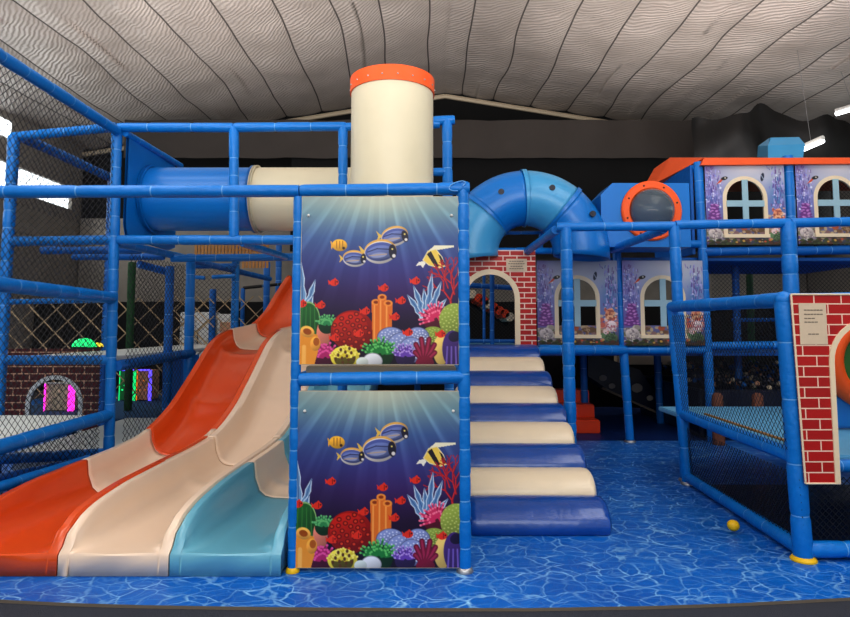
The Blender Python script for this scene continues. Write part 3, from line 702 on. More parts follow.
# decks left
def deck(x0, x1, y0, y1, z, m_, lb, th=.05, name='deck_platform'):
    bm = bmesh.new(); add_box(bm, Vector(((x0+x1)/2, (y0+y1)/2, z)), (x1-x0, y1-y0, th), 0, .01); return tag(obj(name, bm, m_), lb, 'deck')
deck(XQ-.0, XP-.08, 4.3, Y1-.08, .665, 'deck', 'grey deck at knee height behind the net at lower left')
deck(XQ+.09, XP-.05, Y1+.09, 11.2, 1.26, 'deck', 'grey deck above the dark brick arch at left')
deck(-4.4, -3.0+.1, Y1+.12, 9.2, .17, 'deck', 'low grey padded deck behind the left tower, near the floor', .2)
deck(-6.9, -3.2, 9.35, 13, .13, 'carpet_b', 'blue carpeted platform under the glowing boxes', .2)
# nets left
net((XP-.02, 3.6, 2.6), (0, Y1-.08-3.6, 0), (0, 0, 1.16), 'black diamond net on the top side of the left tower, below the sloping blue rail', .075, .0028)
net((XP-.06, 3.6, .1), (0, Y1-.08-3.6, 0), (0, 0, 2.3), 'black diamond net along the side of the left tower next to the slide', .075, .0026)
net((XQ+.08, Y1-.075, .1), (1.04, 0, 0), (0, 0, 3.55), 'black diamond net across the front of the left tower bay', .075, .003)
net((XP+.12, Y1+.07, .3), (.13, 1.2, 0), (0, 0, 2.1), 'black diamond net right of the left tower post, in front of the green padded post', .075, .003)
net((-4.4, 9.4, 1.35), (1.5, 0, 0), (0, 0, 1.2), 'black diamond net behind the rear frame post', .075, .003)
net((-8.6, 10.5, .4), (5.0, 0, 0), (0, 0, 1.7), 'tan rope net of large diamonds behind the left tower, far left part', .4, .012, 'rope', 'rope_net')
net((-4.8, 11.8, .4), (2.7, 0, 0), (0, 0, 1.8), 'tan rope net of large diamonds in front of the white cabinet', .4, .012, 'rope', 'rope_net')
# blue and cream crawl tube behind the top frame
def tube_x(parent, name, x0, x1, y, z, r, m_, flare=False):
    bm = bmesh.new(); seg = 40
    prof = [(x0, r), (x0+.02, r)]+[(x0+(x1-x0)*k/6, r) for k in range(1, 6)]+[(x1-.02, r), (x1, r), (x1, r-.02), (x0, r-.02)]
    g = [[bm.verts.new((x_, y+q*cos(2*pi*k/seg), z+q*sin(2*pi*k/seg))) for k in range(seg)] for x_, q in prof]
    for i in range(len(g)):
        a_, b2 = g[i], g[(i+1) % len(g)]
        for k in range(seg): bm.faces.new((a_[k], a_[(k+1) % seg], b2[(k+1) % seg], b2[k]))
    return obj(name, bm, m_, parent)
ty, tz, tr = 7.22, W(250, 199, 7.2).z, .375
t = thing('crawl_tube', (-2, ty, tz-tr), 'horizontal crawl tube, blue then cream, running behind the top rail', 'tube')
xA, xB, xC = -3.25, W(250, 199, 6.95).x, -.5
tube_x(t, 'tube_section', xA, xB, ty, tz, tr, 'blue_t')['label'] = 'blue section'
tube_x(t, 'tube_section', xB, xC, ty, tz, tr, 'cream_t')['label'] = 'cream section'
tube_x(t, 'joining_flange', xB-.03, xB, ty, tz, tr+.025, 'blue_t'); tube_x(t, 'joining_flange', xB, xB+.035, ty, tz, tr+.028, 'cream_t')
tube_x(t, 'joining_flange', xA, xA+.04, ty, tz, tr+.03, 'blue_t')
# square blue mounting plate with round hole, plane X
def plate_hole(X, y0, y1, z0, z1, cy, cz, r, th=.03):
    bm = bmesh.new(); seg = 32; inn = [(cy+r*cos(2*pi*k/seg), cz+r*sin(2*pi*k/seg)) for k in range(seg)]
    out = []
    for k in range(seg):
        dy, dz = cos(2*pi*k/seg), sin(2*pi*k/seg)
        s_ = min(((y1-cy)/dy if dy > 1e-6 else (y0-cy)/dy if dy < -1e-6 else 9), ((z1-cz)/dz if dz > 1e-6 else (z0-cz)/dz if dz < -1e-6 else 9)); out.append((cy+dy*s_, cz+dz*s_))
    for q in (0, th):
        I = [bm.verts.new((X+q, a_, b2)) for a_, b2 in inn]; O = [bm.verts.new((X+q, a_, b2)) for a_, b2 in out]
        for k in range(seg): bm.faces.new((I[k], I[(k+1) % seg], O[(k+1) % seg], O[k]))
    return bm
obj('mounting_plate', plate_hole(-3.29, Y1+.06, 7.95, 2.58, 3.74, ty, tz, tr-.02), 'blue_t', t, smooth=False)
# slatted tan panel seen under tube
t = thing('slatted_panel', W(230, 268, 9.6), 'tan slatted panel glimpsed below the cream crawl tube', 'panel')
bm = bmesh.new()
for px in np.arange(196, 268, 3.4):
    p0 = W(px, 268 if px > 243 else 258, 9.6); p1 = W(px, 238, 9.6); add_box(bm, (p0+p1)/2, (.038, .02, p1.z-p0.z))
obj('slats', bm, 'wood', t, smooth=False)
obj('rail', cyl_bm(W(195, 250, 9.63), W(268, 250, 9.63), .02, 8), 'wood', t)
# green column pads
for px, pt, pb, Y, lb in ((132, 262, 400, 10.2, 'green padded post behind the net at left, beyond the deck'), (749, 258, 330, 11.6, 'green padded post behind the net at right, below the upper windows')):
    t = tag(obj('green_post', pad_bm((W(px, 300, Y).x, Y, .24 if px < 200 else .03), W(px, pt, Y), .062, .3, False), ['green_pad', 'tie']), lb, 'post')
# white cabinet
c0, c1 = W(178, 358, 13.2), W(212, 312, 13.2)
t = thing('white_cabinet', ((c0.x+c1.x)/2, 13.2, .02), 'white two-door cabinet standing far behind the nets', 'cabinet')
cw = c1.x-c0.x
obj('body', box_bm(((c0.x+c1.x)/2, 13.5, (.02+c1.z)/2), (cw, .5, c1.z-.02), .01), 'white', t)
for s_ in (-1, 1):
    d = obj('door', box_bm(((c0.x+c1.x)/2+s_*cw/4, 13.235, (.1+c1.z)/2), (cw/2-.02, .02, c1.z-.16), .004), 'white', t)
    h = obj('handle', cyl_bm(((c0.x+c1.x)/2+s_*.05, 13.2, 1.25), ((c0.x+c1.x)/2+s_*.05, 13.2, 1.5), .014, 8), 'ink_d', t); h.parent = d
c0, c1 = W(217, 352, 13.4), W(234, 314, 13.4)
t = thing('notice_board', ((c0.x+c1.x)/2, 13.4, .02), 'white board with a small picture standing right of the white cabinet', 'board')
obj('board', box_bm(((c0.x+c1.x)/2, 13.4, (.02+c1.z)/2), (c1.x-c0.x, .05, c1.z-.02), .005), 'white', t)
obj('picture', box_bm(((c0.x+c1.x)/2, 13.37, c1.z-.28), (.22, .01, .2)), 'toy_tan', t); obj('edge_strip', box_bm(((c0.x+c1.x)/2, 13.37, c1.z-.6), (.3, .01, .08)), 'orange_s', t)
# dark brick arch panel, left
def arch_pts(cx, r, zs, z0, n_=20):
    """closed outline of arch opening"""
    return [(cx+r, z0)]+[(cx+r*cos(pi*k/n_), zs+r*sin(pi*k/n_)) for k in range(n_+1)]+[(cx-r, z0)]
def plate_poly(bm, outer, holes, y, th, mi=0):
    loops = [[Vector((x_, z_, 0)) for x_, z_ in outer]]+[[Vector((x_, z_, 0)) for x_, z_ in h] for h in holes]
    tris = tessellate_polygon(loops); flat = [p for lp in loops for p in lp]
    for q in (y, y+th):
        vs_ = [bm.verts.new((p.x, q, p.y)) for p in flat]
        for tr_ in tris:
            try: f = bm.faces.new([vs_[i] for i in tr_]); f.material_index = mi
            except ValueError: pass
        if q == y: A_ = vs_
    i0 = 0
    for lp in loops:
        n_ = len(lp)
        for k in range(n_):
            try: f = bm.faces.new((A_[i0+k], A_[i0+(k+1) % n_], vs_[i0+(k+1) % n_], vs_[i0+k])); f.material_index = mi
            except ValueError: pass
        i0 += n_
def arch_ring(bm, cx, r, w, zs, z0, y, th):
    plate_poly(bm, arch_pts(cx, r+w, zs, z0), [], y, th) if False else None
    o_ = arch_pts(cx, r+w, zs, z0); i_ = arch_pts(cx, r, zs, z0)
    n_ = len(o_); g = [[bm.verts.new((a_[0], q, a_[1])) for a_ in lst] for lst, q in ((o_, y), (i_, y), (i_, y+th), (o_, y+th))]
    for a_ in range(4):
        b2 = (a_+1) % 4
        for k in range(n_-1): bm.faces.new((g[a_][k], g[a_][k+1], g[b2][k+1], g[b2][k]))
    for k in (0, -1): bm.faces.new([g[a_][k] for a_ in range(4)])
BX0, BX1 = W(6, 385, Y3).x, W(99, 385, Y3).x
t = thing('brick_arch_panel', ((BX0+BX1)/2, Y3, .05), 'dark red brick-print panel with a grey arch behind the net at far left', 'panel')
acx = W(55, 390, Y3).x; zs = W(55, 404, Y3).z
bm = bmesh.new(); plate_poly(bm, [(BX0, .03), (acx-.34, .03)]+[(acx-.34, zs)]+[(acx+.34*cos(pi-pi*k/20), zs+.34*sin(pi*k/20)) for k in range(1, 20)]+[(acx+.34, zs), (acx+.34, .03), (BX1, .03), (BX1, 1.3), (BX0, 1.3)], [], Y3, .02)
obj('brick_face', bm, 'brick_d', t, smooth=False)
bm = bmesh.new(); arch_ring(bm, acx, .34, .06, zs, .05, Y3-.012, .03); obj('arch_frame', bm, 'deck', t, smooth=False)
# glowing things
def lit_box(p0, p1, d, lb, c_body, c_led, extra=None):
    cx, w = (p0.x+p1.x)/2, p1.x-p0.x; z0, z1 = p0.z, p1.z; y = p0.y
    t = thing('lit_game_box', (cx, y+d/2, z0), lb, 'game box', None)
    obj('body', box_bm((cx, y+d/2, (z0+z1)/2), (w*.94, d, (z1-z0)*.96), .01), c_body, t)
    for s_ in (-1, 1):
        obj('light_strip', box_bm((cx+s_*w*.48, y-.01, (z0+z1)/2), (w*(.05 if s_ < 0 or not extra else .24), .02, z1-z0), .004), c_led if s_ > 0 or not extra else extra[0], t)
    obj('light_strip', box_bm((cx, y-.012, z1), (w, .02, .03), .004), extra[1] if extra else c_led, t)
    for k in range(5): 
        bm = bmesh.new(); r_ = bmesh.ops.create_icosphere(bm, subdivisions=2, radius=w*.1)['verts']; bmesh.ops.translate(bm, vec=(cx-w*.3+w*.15*k, y+.02, z0+(z1-z0)*(.35+.3*((k*7) % 3)/2)), verts=r_)
        obj('button', bm, extra[2] if extra else 'led_orange', t)
    return t
p0 = W(44, 407, 10.2); p1 = W(73, 383, 10.2); p0.z = .232
lit_box(p0, p1, .4, 'small game box with glowing pink edges seen through the dark brick arch', 'beige', 'led_pink', ('led_pink', 'white', 'beige'))
p0 = W(119, 396, 11.6); p1 = W(135, 370, 11.6); p0.z = .235
lit_box(p0, p1, .4, 'green game box with glowing green edge, right of the left tower post', 'toy_green', 'led_green', ('led_green', 'led_blue', 'led_green'))
p0 = W(136.5, 396, 11.6); p1 = W(151, 370, 11.6); p0.z = .235
lit_box(p0, p1, .4, 'tan game box with orange lights and violet top edge, right of the green box', 'toy_tan', 'led_blue', ('led_orange', 'led_blue', 'led_orange'))
def dome(px, pb, r, Y, mm_, lb):
    p = W(px, pb, Y); bm = bmesh.new(); bmesh.ops.create_uvsphere(bm, u_segments=20, v_segments=12, radius=r)
    bmesh.ops.scale(bm, vec=(1.25, 1, .95), verts=bm.verts); bmesh.ops.bisect_plane(bm, geom=bm.verts[:]+bm.edges[:]+bm.faces[:], plane_co=(0, 0, 0), plane_no=(0, 0, 1), clear_inner=True)
    bmesh.ops.translate(bm, vec=(p.x, Y, 1.34), verts=bm.verts)
    t = thing('glowing_dome', (p.x, Y, 1.315), lb, 'lamp'); obj('dome', bm, mm_, t)
    obj('base', cyl_bm((p.x, Y, 1.316), (p.x, Y, 1.345), r*1.1, 20), 'black_r', t)
dome(84, 352, .125, 8.2, 'led_green', 'glowing green dome lamp on the grey deck behind the left net')
dome(97.5, 352, .06, 8.3, 'led_yellow', 'small glowing yellow dome lamp just right of the green one')
# slide top deck
deck(-2.5, -.2, 10.95, 12.0, 2.2, 'deck', 'grey deck at the top of the triple slide')
for px_ in (-2.4, -.3):
    pass
sf = thing('slide_deck_frame', (-1.35, 11.0, .02), 'blue padded pipe frame carrying the deck at the slide top', 'frame')
for x_ in (-2.56, -.14):
    for y_ in (10.9, 12.05): post(sf, (x_, y_, .002), (x_, y_, 2.9 if y_ > 11 else 2.3), .05, 'blue_far')
beam(sf, (-2.5, 12.05, 2.12), (-.2, 12.05, 2.12), .045, 'blue_far')
# ------------------------------------------------------------------ roller steps
t = thing('roller_ramp', (.87, 4.9, .02), 'climbing ramp of blue and cream padded rolls right of the reef panels', 'ramp')
RX0, RX1 = .34, 1.41
ang = atan2(.14, .356)
bm = bmesh.new(); rot = Matrix.Rotation(ang, 3, 'X')
add_box(bm, Vector(((RX0+RX1)/2, 6.45, .6)), (RX1-RX0-.04, 3.05, .06), 0, 0, rot); obj('ramp_board', bm, 'dark_b', t, smooth=False)
for i in range(9):
    cy = 5.04+i*.356; cz = .098+i*.143; bm = bmesh.new(); seg = 28; rings = []
    e0 = RX0; e1 = RX1+(.02 if i % 2 else .035)
    for x_, q in ((e0, .8), (e0+.02, .96), (e0+.06, 1), (e0+.4, 1.01), (e0+.75, 1), (e1-.06, 1), (e1-.02, .96), (e1, .8)):
        rg = []
        for k in range(seg):
            a_ = 2*pi*k/seg; yy, zz = .205*cos(a_)*q, .125*sin(a_)*q
            if i == 0: zz = max(zz, -.1)
            rg.append(bm.verts.new((x_, cy+yy*cos(ang)-zz*sin(ang), max(.002, cz+yy*sin(ang)+zz*cos(ang)))))
        rings.append(rg)
    for a_, b2 in zip(rings[:-1], rings[1:]):
        for k in range(seg): bm.faces.new((a_[k], a_[(k+1) % seg], b2[(k+1) % seg], b2[k]))
    bm.faces.new(rings[0]); bm.faces.new(rings[-1][::-1])
    obj('roll', bm, 'cream_v' if i % 2 else 'blue_v', t, label='cream vinyl roll' if i % 2 else 'blue vinyl roll')
# ------------------------------------------------------------------ middle right frame (Y1)
mf = thing('middle_frame', (2.7, Y1, .02), 'blue padded pipe frame between the roller ramp and the right play pen', 'frame')
XM = W(570, 350, Y1).x
post(mf, (XM, Y1+.05, .002), W(566, 228, Y1+.05), .064, 'blue', None, .2)
post(mf, (W(686, 470, Y1).x, Y1, .002), W(674, 226, Y1), .058, 'blue', 'metal', .3)
post(mf, (W(790, 300, Y1).x, Y1, .002), W(788, 222, Y1), .075, 'blue')
beam(mf, W(556, 227, Y1+.05), W(675, 226, Y1), .05, step=.4); beam(mf, W(675, 225, Y1), W(790, 223, Y1), .05, step=.4); beam(mf, W(790, 223, Y1), W(880, 221, Y1), .05, step=.4)
beam(mf, W(664, 229, Y1+.05), W(612, 250, 8.3), .05); beam(mf, W(556, 230, Y1+.1), W(526, 252, 8.2), .05)
# facade frame
ff = thing('house_frame', (2.8, Y3, .02), 'blue padded pipe frame carrying the underwater window panels', 'frame')
YB = Y3+.04
post(ff, (W(630, 440, YB).x, YB, .002), W(616, 246, YB), .06, 'blue', 'metal'); post(ff, (W(711, 409, YB).x, YB, .002), W(698, 162, YB), .065, 'blue')
post(ff, (W(790, 300, YB).x+.05, YB, .002), W(787.5, 156, YB), .075, 'blue')
post(ff, (W(531, 300, 8.1).x-.02, 8.25, .002), (W(531, 300, 8.1).x-.02, 8.25, 2.6), .045, 'blue_far')
beam(ff, W(466, 251, 8.2), W(533, 251, 8.2), .045); beam(ff, W(533, 251, 8.2), W(617, 250, YB), .045); beam(ff, W(590, 245, YB), W(702, 244, YB), .055)
beam(ff, W(470, 352, 8.15), W(540, 351, 8.15), .06); beam(ff, W(538, 350, 8.3), W(626, 350, YB), .07); beam(ff, W(626, 350, YB), W(708, 350, YB), .06); beam(ff, W(708, 346, YB), W(860, 344, YB), .06)
beam(ff, W(702, 252, YB), W(787, 250, YB), .065, 'blue_far'); beam(ff, W(787, 251, YB), W(880, 249, YB), .065, 'blue_far')
beam(ff, W(696, 167, YB), (W(696, 167, YB).x, 10.2, W(696, 167, YB).z), .05)
beam(ff, W(732, 320, 9.6), W(860, 319, 9.6), .03, 'blue_far'); 
post(ff, (W(735, 300, 9.6).x, 9.6, .002), W(735, 258, 9.6), .055, 'blue_far'); post(ff, (W(583, 300, 10).x, 10, .002), W(583, 352, 10), .055, 'blue_far'); post(ff, (W(660, 400, 10.4).x, 10.4, .002), W(657, 352, 10.4), .06, 'blue_far')
# little railing left of elbow tube
beam(ff, W(497, 233, 8.6), W(542, 232.5, 8.6), .025); post(ff, W(489, 251, 8.25), W(489, 238, 8.25), .002); post(ff, W(541, 249, 8.5), W(541, 233, 8.5), .03)
# deck behind windows
deck(.42, 1.5, 8.3, 12, 1.31, 'deck_b', 'pale blue deck inside the brick archway at the ramp top')
deck(1.62, 6.6, Y3+.12, 11.5, 1.22, 'blue_far', 'dark blue deck behind the lower window panels')
deck(2.55, 6.8, Y3+.12, 11, 2.58, 'blue_far', 'dark blue deck under the upper window panels')
# windows
u_c, u_hw = .495, .235
def hole_fn(uu, vv):
    asp = 94/98  # art aspect
    x_ = (uu-u_c); arch_top, spring = .215, .215+u_hw*asp
    inside = (np.abs(x_) < u_hw) & (vv > spring) & (vv < .765) | ((x_**2+((vv-spring)/asp)**2 < u_hw**2) & (vv <= spring))
    return inside
PW, PH = 1.14, 1.2
face_me = print_mesh('printed_face', winA, PW, PH, hole_fn)
def win_proto(loc, lb):
    t = thing('window_panel', loc, lb, 'panel', 'underwater house window panels')
    o = link(bpy.data.objects.new('printed_face', face_me)); o.parent = t
    L = Vector(loc); cx = L.x-PW/2+u_c*PW; r = u_hw*PW; zs_ = L.z+PH*(1-(.215+u_hw*94/98)); z0 = L.z+PH*.105
    bm = bmesh.new(); arch_ring(bm, cx, r-.005, .058, zs_, z0, L.y-.002, .03)
    add_box(bm, Vector((cx, L.y-.007, z0)), (2*r+.12, .03, .05)); obj('window_frame', bm, 'frame_c', t, smooth=False)
    bm = bmesh.new(); zt_ = zs_+r; add_box(bm, Vector((cx, L.y-.004, (zt_+z0+.14)/2)), (.085, .016, zt_-z0-.14))
    add_box(bm, Vector((cx, L.y-.005, L.z+PH*(1-.505))), (2*r, .018, .09)); obj('mullion', bm, 'mull', t, smooth=False)
    return t
def copy_tree(o, parent=None):
    c = link(o.copy()); c.parent = parent
    for ch in [q for q in bpy.data.objects if q.parent == o]: copy_tree(ch, c)
    return c
specs = [((W(577, 300, Y3).x, Y3-.03, 1.345), 'lower underwater window panel just right of the brick archway'),
         ((W(662.5, 300, Y3).x, Y3-.03, 1.345), 'lower underwater window panel partly behind the pen post, second from the archway'),
         ((W(743, 200, Y3).x+.02, Y3-.03, 2.77), 'upper underwater window panel below the blue chimney box'),
         ((W(833, 200, Y3).x+.03, Y3-.03, 2.78), 'upper underwater window panel at the right edge of the house')]
wp = win_proto(*specs[0]); bpy.context.view_layer.update()
for loc, lb in specs[1:]:
    c = copy_tree(wp); c.location = loc; c['label'] = lb
# middle brick arch
zb0, zt0 = W(500, 346, 8.1).z, W(500, 250, 8.1).z
bx0, bx1 = .42, W(536, 300, 8.1).x
t = thing('brick_arch_panel', ((bx0+bx1)/2, 8.1, zb0), 'bright red brick-print panel with a cream arch at the top of the roller ramp', 'panel')
acx = W(490.5, 320, 8.1).x; rr_ = .32; zs = W(490, 274.5, 8.1).z-rr_
bm = bmesh.new(); plate_poly(bm, [(bx0, zb0), (acx-rr_, zb0), (acx-rr_, zs)]+[(acx+rr_*cos(pi-pi*k/20), zs+rr_*sin(pi*k/20)) for k in range(1, 20)]+[(acx+rr_, zs), (acx+rr_, zb0), (bx1, zb0), (bx1, zt0), (bx0, zt0)], [], 8.1, .02)
obj('brick_face', bm, 'brick_s', t, smooth=False)
bm = bmesh.new(); arch_ring(bm, acx, rr_, .07, zs, zb0, 8.085, .03); obj('arch_frame', bm, 'frame_c', t, smooth=False)
def notice(p0, p1, y, lb, lines, ink):
    t = thing('paper_notice', ((p0.x+p1.x)/2, y, p1.z), lb, 'sign'); w, h = p1.x-p0.x, p0.z-p1.z
    obj('sheet', box_bm(((p0.x+p1.x)/2, y, (p0.z+p1.z)/2), (w, .004, h)), 'paper', t, smooth=False)
    for fx, fw, fz in lines:
        bm = bmesh.new(); x_ = p0.x+w*fx; nseg = max(2, int(fw*9)); 
        for k in range(nseg): add_box(bm, Vector((x_+w*fw*(k+.42)/nseg, y-.003, p0.z-h*fz)), (w*fw/nseg*.84, .0015, h*(.022 if h > .25 else .045)))
        obj('text_line', bm, ink, t, smooth=False)
notice(W(506.5, 258.5, 8.06), W(527.5, 271, 8.06), 8.097, 'small cream notice on the red bricks above the ramp archway', [(.15, .7, .2), (.1, .8, .4), (.2, .6, .6), (.15, .7, .8)], 'ink_d')
# view inside the archway : slope of rolls and posts
t = thing('roll_slope', W(490, 318, 10.3), 'sloping row of orange and cream rolls seen through the brick archway', 'ramp')
for k, (px, py, m_) in enumerate(((472, 294, 'cream_v'), (479, 298, 'orange_s'), (484.5, 301, 'orange_s'), (489, 304, 'cream_v'), (494, 307, 'orange_s'), (499.5, 310.5, 'orange_s'), (505, 313.5, 'orange_s'), (510, 317, 'cream_v'))):
    p = W(px, py, 10.3); obj('roll', cyl_bm(p, p+Vector((0, .9, 0)), .075, 14), m_, t)
obj('side_board', cyl_bm(W(468, 296, 10.35)+Vector((0, .9, 0)), W(515, 323, 10.35)+Vector((0, .9, 0)), .06, 8), 'black', t)
af = thing('archway_rail_frame', (W(492, 340, 9.4).x, 9.4, 1.335), 'blue padded rail and post standing inside the brick archway', 'frame')
post(af, (W(492, 340, 9.4).x, 9.4, 1.34), W(492, 272, 9.4), .035, 'blue_far'); post(af, (W(484, 340, 9.7).x, 9.7, 1.34), W(484, 272, 9.7), .025, 'blue_far')
beam(af, W(466, 285, 9.5), W(516, 288, 9.5), .04, 'blue_far'); beam(af, W(466, 341, 9.4), W(516, 341, 9.4), .03, 'blue_far')
net((.45, 9.9, 1.4), (1.1, 0, 0), (0, 0, 1.1), 'black diamond net inside the brick archway', .06, .003)
# ------------------------------------------------------------------ elbow tube
EC = W(526, 253, 8.2); ER, Er = .745, .372
t = thing('elbow_tube', EC-Vector((0, 0, .05)), 'arched blue and light blue tube bridging behind the reef tower to the bubble box', 'tube')
def arc_bm(a0, a1, r, n_=10):
    bm = bmesh.new(); pts = [EC+Vector((ER*cos(radians(a0+(a1-a0)*k/n_)), 0, ER*sin(radians(a0+(a1-a0)*k/n_)))) for k in range(n_+1)]
    g = []
    for k, p in enumerate(pts):
        a_ = radians(a0+(a1-a0)*k/n_); rad = Vector((cos(a_), 0, sin(a_))); g.append([bm.verts.new(p+(rad*cos(2*pi*j/36)+Vector((0, 1, 0))*sin(2*pi*j/36))*r) for j in range(36)])
    for i in range(n_):
        for j in range(36): bm.faces.new((g[i][j], g[i][(j+1) % 36], g[i+1][(j+1) % 36], g[i+1][j]))
    return bm
for a0, a1, m_ in ((188, 137, 'sky_t'), (137, 92, 'blue_t'), (92, 50, 'sky_t'), (50, -5, 'blue_t')):
    o = obj('tube_section', arc_bm(a0, a1, Er), m_, t, label='light blue section' if m_ == 'sky_t' else 'blue section'); md = o.modifiers.new('s', 'SOLIDIFY'); md.thickness = .012
for a_, m_ in ((137, 'blue_t'), (92, 'sky_t'), (50, 'blue_t')):
    obj('joining_flange', arc_bm(a_-1.6, a_+1.6, Er+.02, 2), m_, t)
for px, py in ((501, 192), (552, 188), (592.5, 214)):
    p = W(px, py, 8.2-Er+.03); v = p-EC; 
    bm = bmesh.new(); add_sweep(bm, [p+Vector((0, .05, 0)), p+Vector((0, -.03, 0))], [.042, .038], 16); obj('vent_plug', bm, 'dark_b', t)
# ------------------------------------------------------------------ bubble box
Yb = 8.05
x0b, x1b = W(601, 213, Yb).x, W(690, 213, Yb).x; z0b, z1b = W(650, 247, Yb).z, W(650, 183, Yb).z
t = thing('bubble_box', ((x0b+x1b)/2, Yb+.4, z0b), 'blue box with a round clear bubble window in an orange ring', 'box')
ccx, ccz = W(651, 212, Yb).x, W(651, 211, Yb).z
seg = 32; circ = [(ccx+.31*cos(2*pi*k/seg), ccz+.31*sin(2*pi*k/seg)) for k in range(seg)]
ch = .16; o_ = [(x0b, z0b), (x1b, z0b), (x1b, z1b), (x0b+ch, z1b), (x0b, z1b-ch)]
bm = bmesh.new(); plate_poly(bm, o_, [circ], Yb, .02)
f_ = [bm.verts.new((a_, Yb, b2)) for a_, b2 in o_]; bk = [bm.verts.new((a_, Yb+.58, b2)) for a_, b2 in o_]
for k in range(5): bm.faces.new((f_[k], f_[(k+1) % 5], bk[(k+1) % 5], bk[k]))
bm.faces.new(bk); obj('shell', bm, 'blue_t', t, smooth=False)
def ring_bm(c, r0, r1, y0, y1, seg=48):
    bm = bmesh.new(); prof = [(r1, y1), (r1, y0), (r1-.02, y0-.02), (r0+.02, y0-.02), (r0, y0), (r0, y1)]
    g = [[bm.verts.new((c[0]+q*cos(2*pi*k/seg), y, c[1]+q*sin(2*pi*k/seg))) for k in range(seg)] for q, y in prof]
    for i in range(6):
        a_, b2 = g[i], g[(i+1) % 6]
        for k in range(seg): bm.faces.new((a_[k], a_[(k+1) % seg], b2[(k+1) % seg], b2[k]))
    return bm
rg_ = obj('ring', ring_bm((ccx, ccz), .285, .4, Yb-.03, Yb), 'orange_p', t)
bm = bmesh.new(); bmesh.ops.create_uvsphere(bm, u_segments=40, v_segments=24, radius=.29)
bmesh.ops.bisect_plane(bm, geom=bm.verts[:]+bm.edges[:]+bm.faces[:], plane_co=(0, 0, 0), plane_no=(0, -1, 0), clear_inner=True)
bmesh.ops.scale(bm, vec=(1, .75, 1), verts=bm.verts); bmesh.ops.translate(bm, vec=(ccx, Yb-.04, ccz), verts=bm.verts)
o = obj('bubble', bm, 'bubble', t); md = o.modifiers.new('s', 'SOLIDIFY'); md.thickness = .006
for k in range(8):
    bm = bmesh.new(); a_ = 2*pi*k/8+.3; r_ = bmesh.ops.create_icosphere(bm, subdivisions=1, radius=.014)['verts']; bmesh.ops.translate(bm, vec=(ccx+.345*cos(a_), Yb-.05, ccz+.345*sin(a_)), verts=r_)
    obj('bolt', bm, 'ink_d', t)
# house side, roof, chimney
xs_ = W(696, 200, Y3).x
bm = bmesh.new(); add_box(bm, Vector((xs_-.02, 9.5, 3.3)), (.04, 1.45, 1.3)); tag(obj('side_wall_panel', bm, 'blue_far', smooth=False), 'plain blue side panel of the house, right of the bubble box', 'panel')
zr = W(700, 162, Y3).z
t = thing('house_roof', (5.2, 9.5, zr), 'low orange roof with a sloping end above the window panels', 'roof')
bm = bmesh.new()
pr = {'P1': W(701, 165, Y3-.1), 'P2': W(679, 181, 9.6), 'P3': W(656, 183, 9.8), 'P4': W(670, 157.5, 9.8), 'T1': W(704, 158, Y3-.1), 'R1': W(960, 162.5, Y3-.1), 'R2': W(960, 157.5, Y3-.1)}
pr['R3'] = Vector((pr['R2'].x, 10.4, pr['P4'].z)); pr['B4'] = pr['P4']+Vector((0, .7, 0)); pr['B3'] = pr['P3']+Vector((0, .7, 0)); pr['R4'] = Vector((pr['R1'].x, 10.4, pr['R1'].z))
pv = {k: bm.verts.new(v) for k, v in pr.items()}
for f_ in ('P1 R1 R2 T1', 'P1 T1 P4 P3 P2', 'T1 R2 R3 B4 P4', 'P4 B4 B3 P3', 'P1 P2 P3 B3 R4 R1', 'R1 R4 R3 R2', 'B4 R3 R4 B3'): bm.faces.new([pv[k] for k in f_.split()])
obj('roof_shell', bm, 'orange_r', t, smooth=False)
Yc = 9.0; bm = bmesh.new()
cv = [bm.verts.new(W(px, py, Yc+d)) for px, py, d in ((768, 158.5, 0), (768, 145.5, 0), (805, 144, 0), (803, 158.5, 0), (771, 137.5, .14), (799, 137, .14), (757, 157, .5), (758, 146, .5), (769, 138, .5), (800, 157, .5), (801, 144, .5), (797, 138, .5))]
for f_ in ((0, 1, 2, 3), (1, 4, 5, 2), (0, 6, 7, 8, 4, 1), (4, 8, 11, 5), (3, 2, 5, 11, 10, 9), (6, 9, 10, 11, 8, 7), (0, 3, 9, 6)): bm.faces.new([cv[k] for k in f_])
tag(obj('chimney_box', bm, 'sky_t', smooth=False), 'light blue chimney box sitting on the orange roof', 'chimney')
# orange steps
t = thing('orange_steps', (2.2, 9.4, .02), 'small flight of orange padded steps below the window panels', 'steps')
for k in range(3):
    yk = 9.42+k*.3; z1_ = .2+k*.195
    obj('step', box_bm((2.1, yk+.16, .002+(z1_)/2), (1.1, .32, z1_), .015), 'orange_s', t)
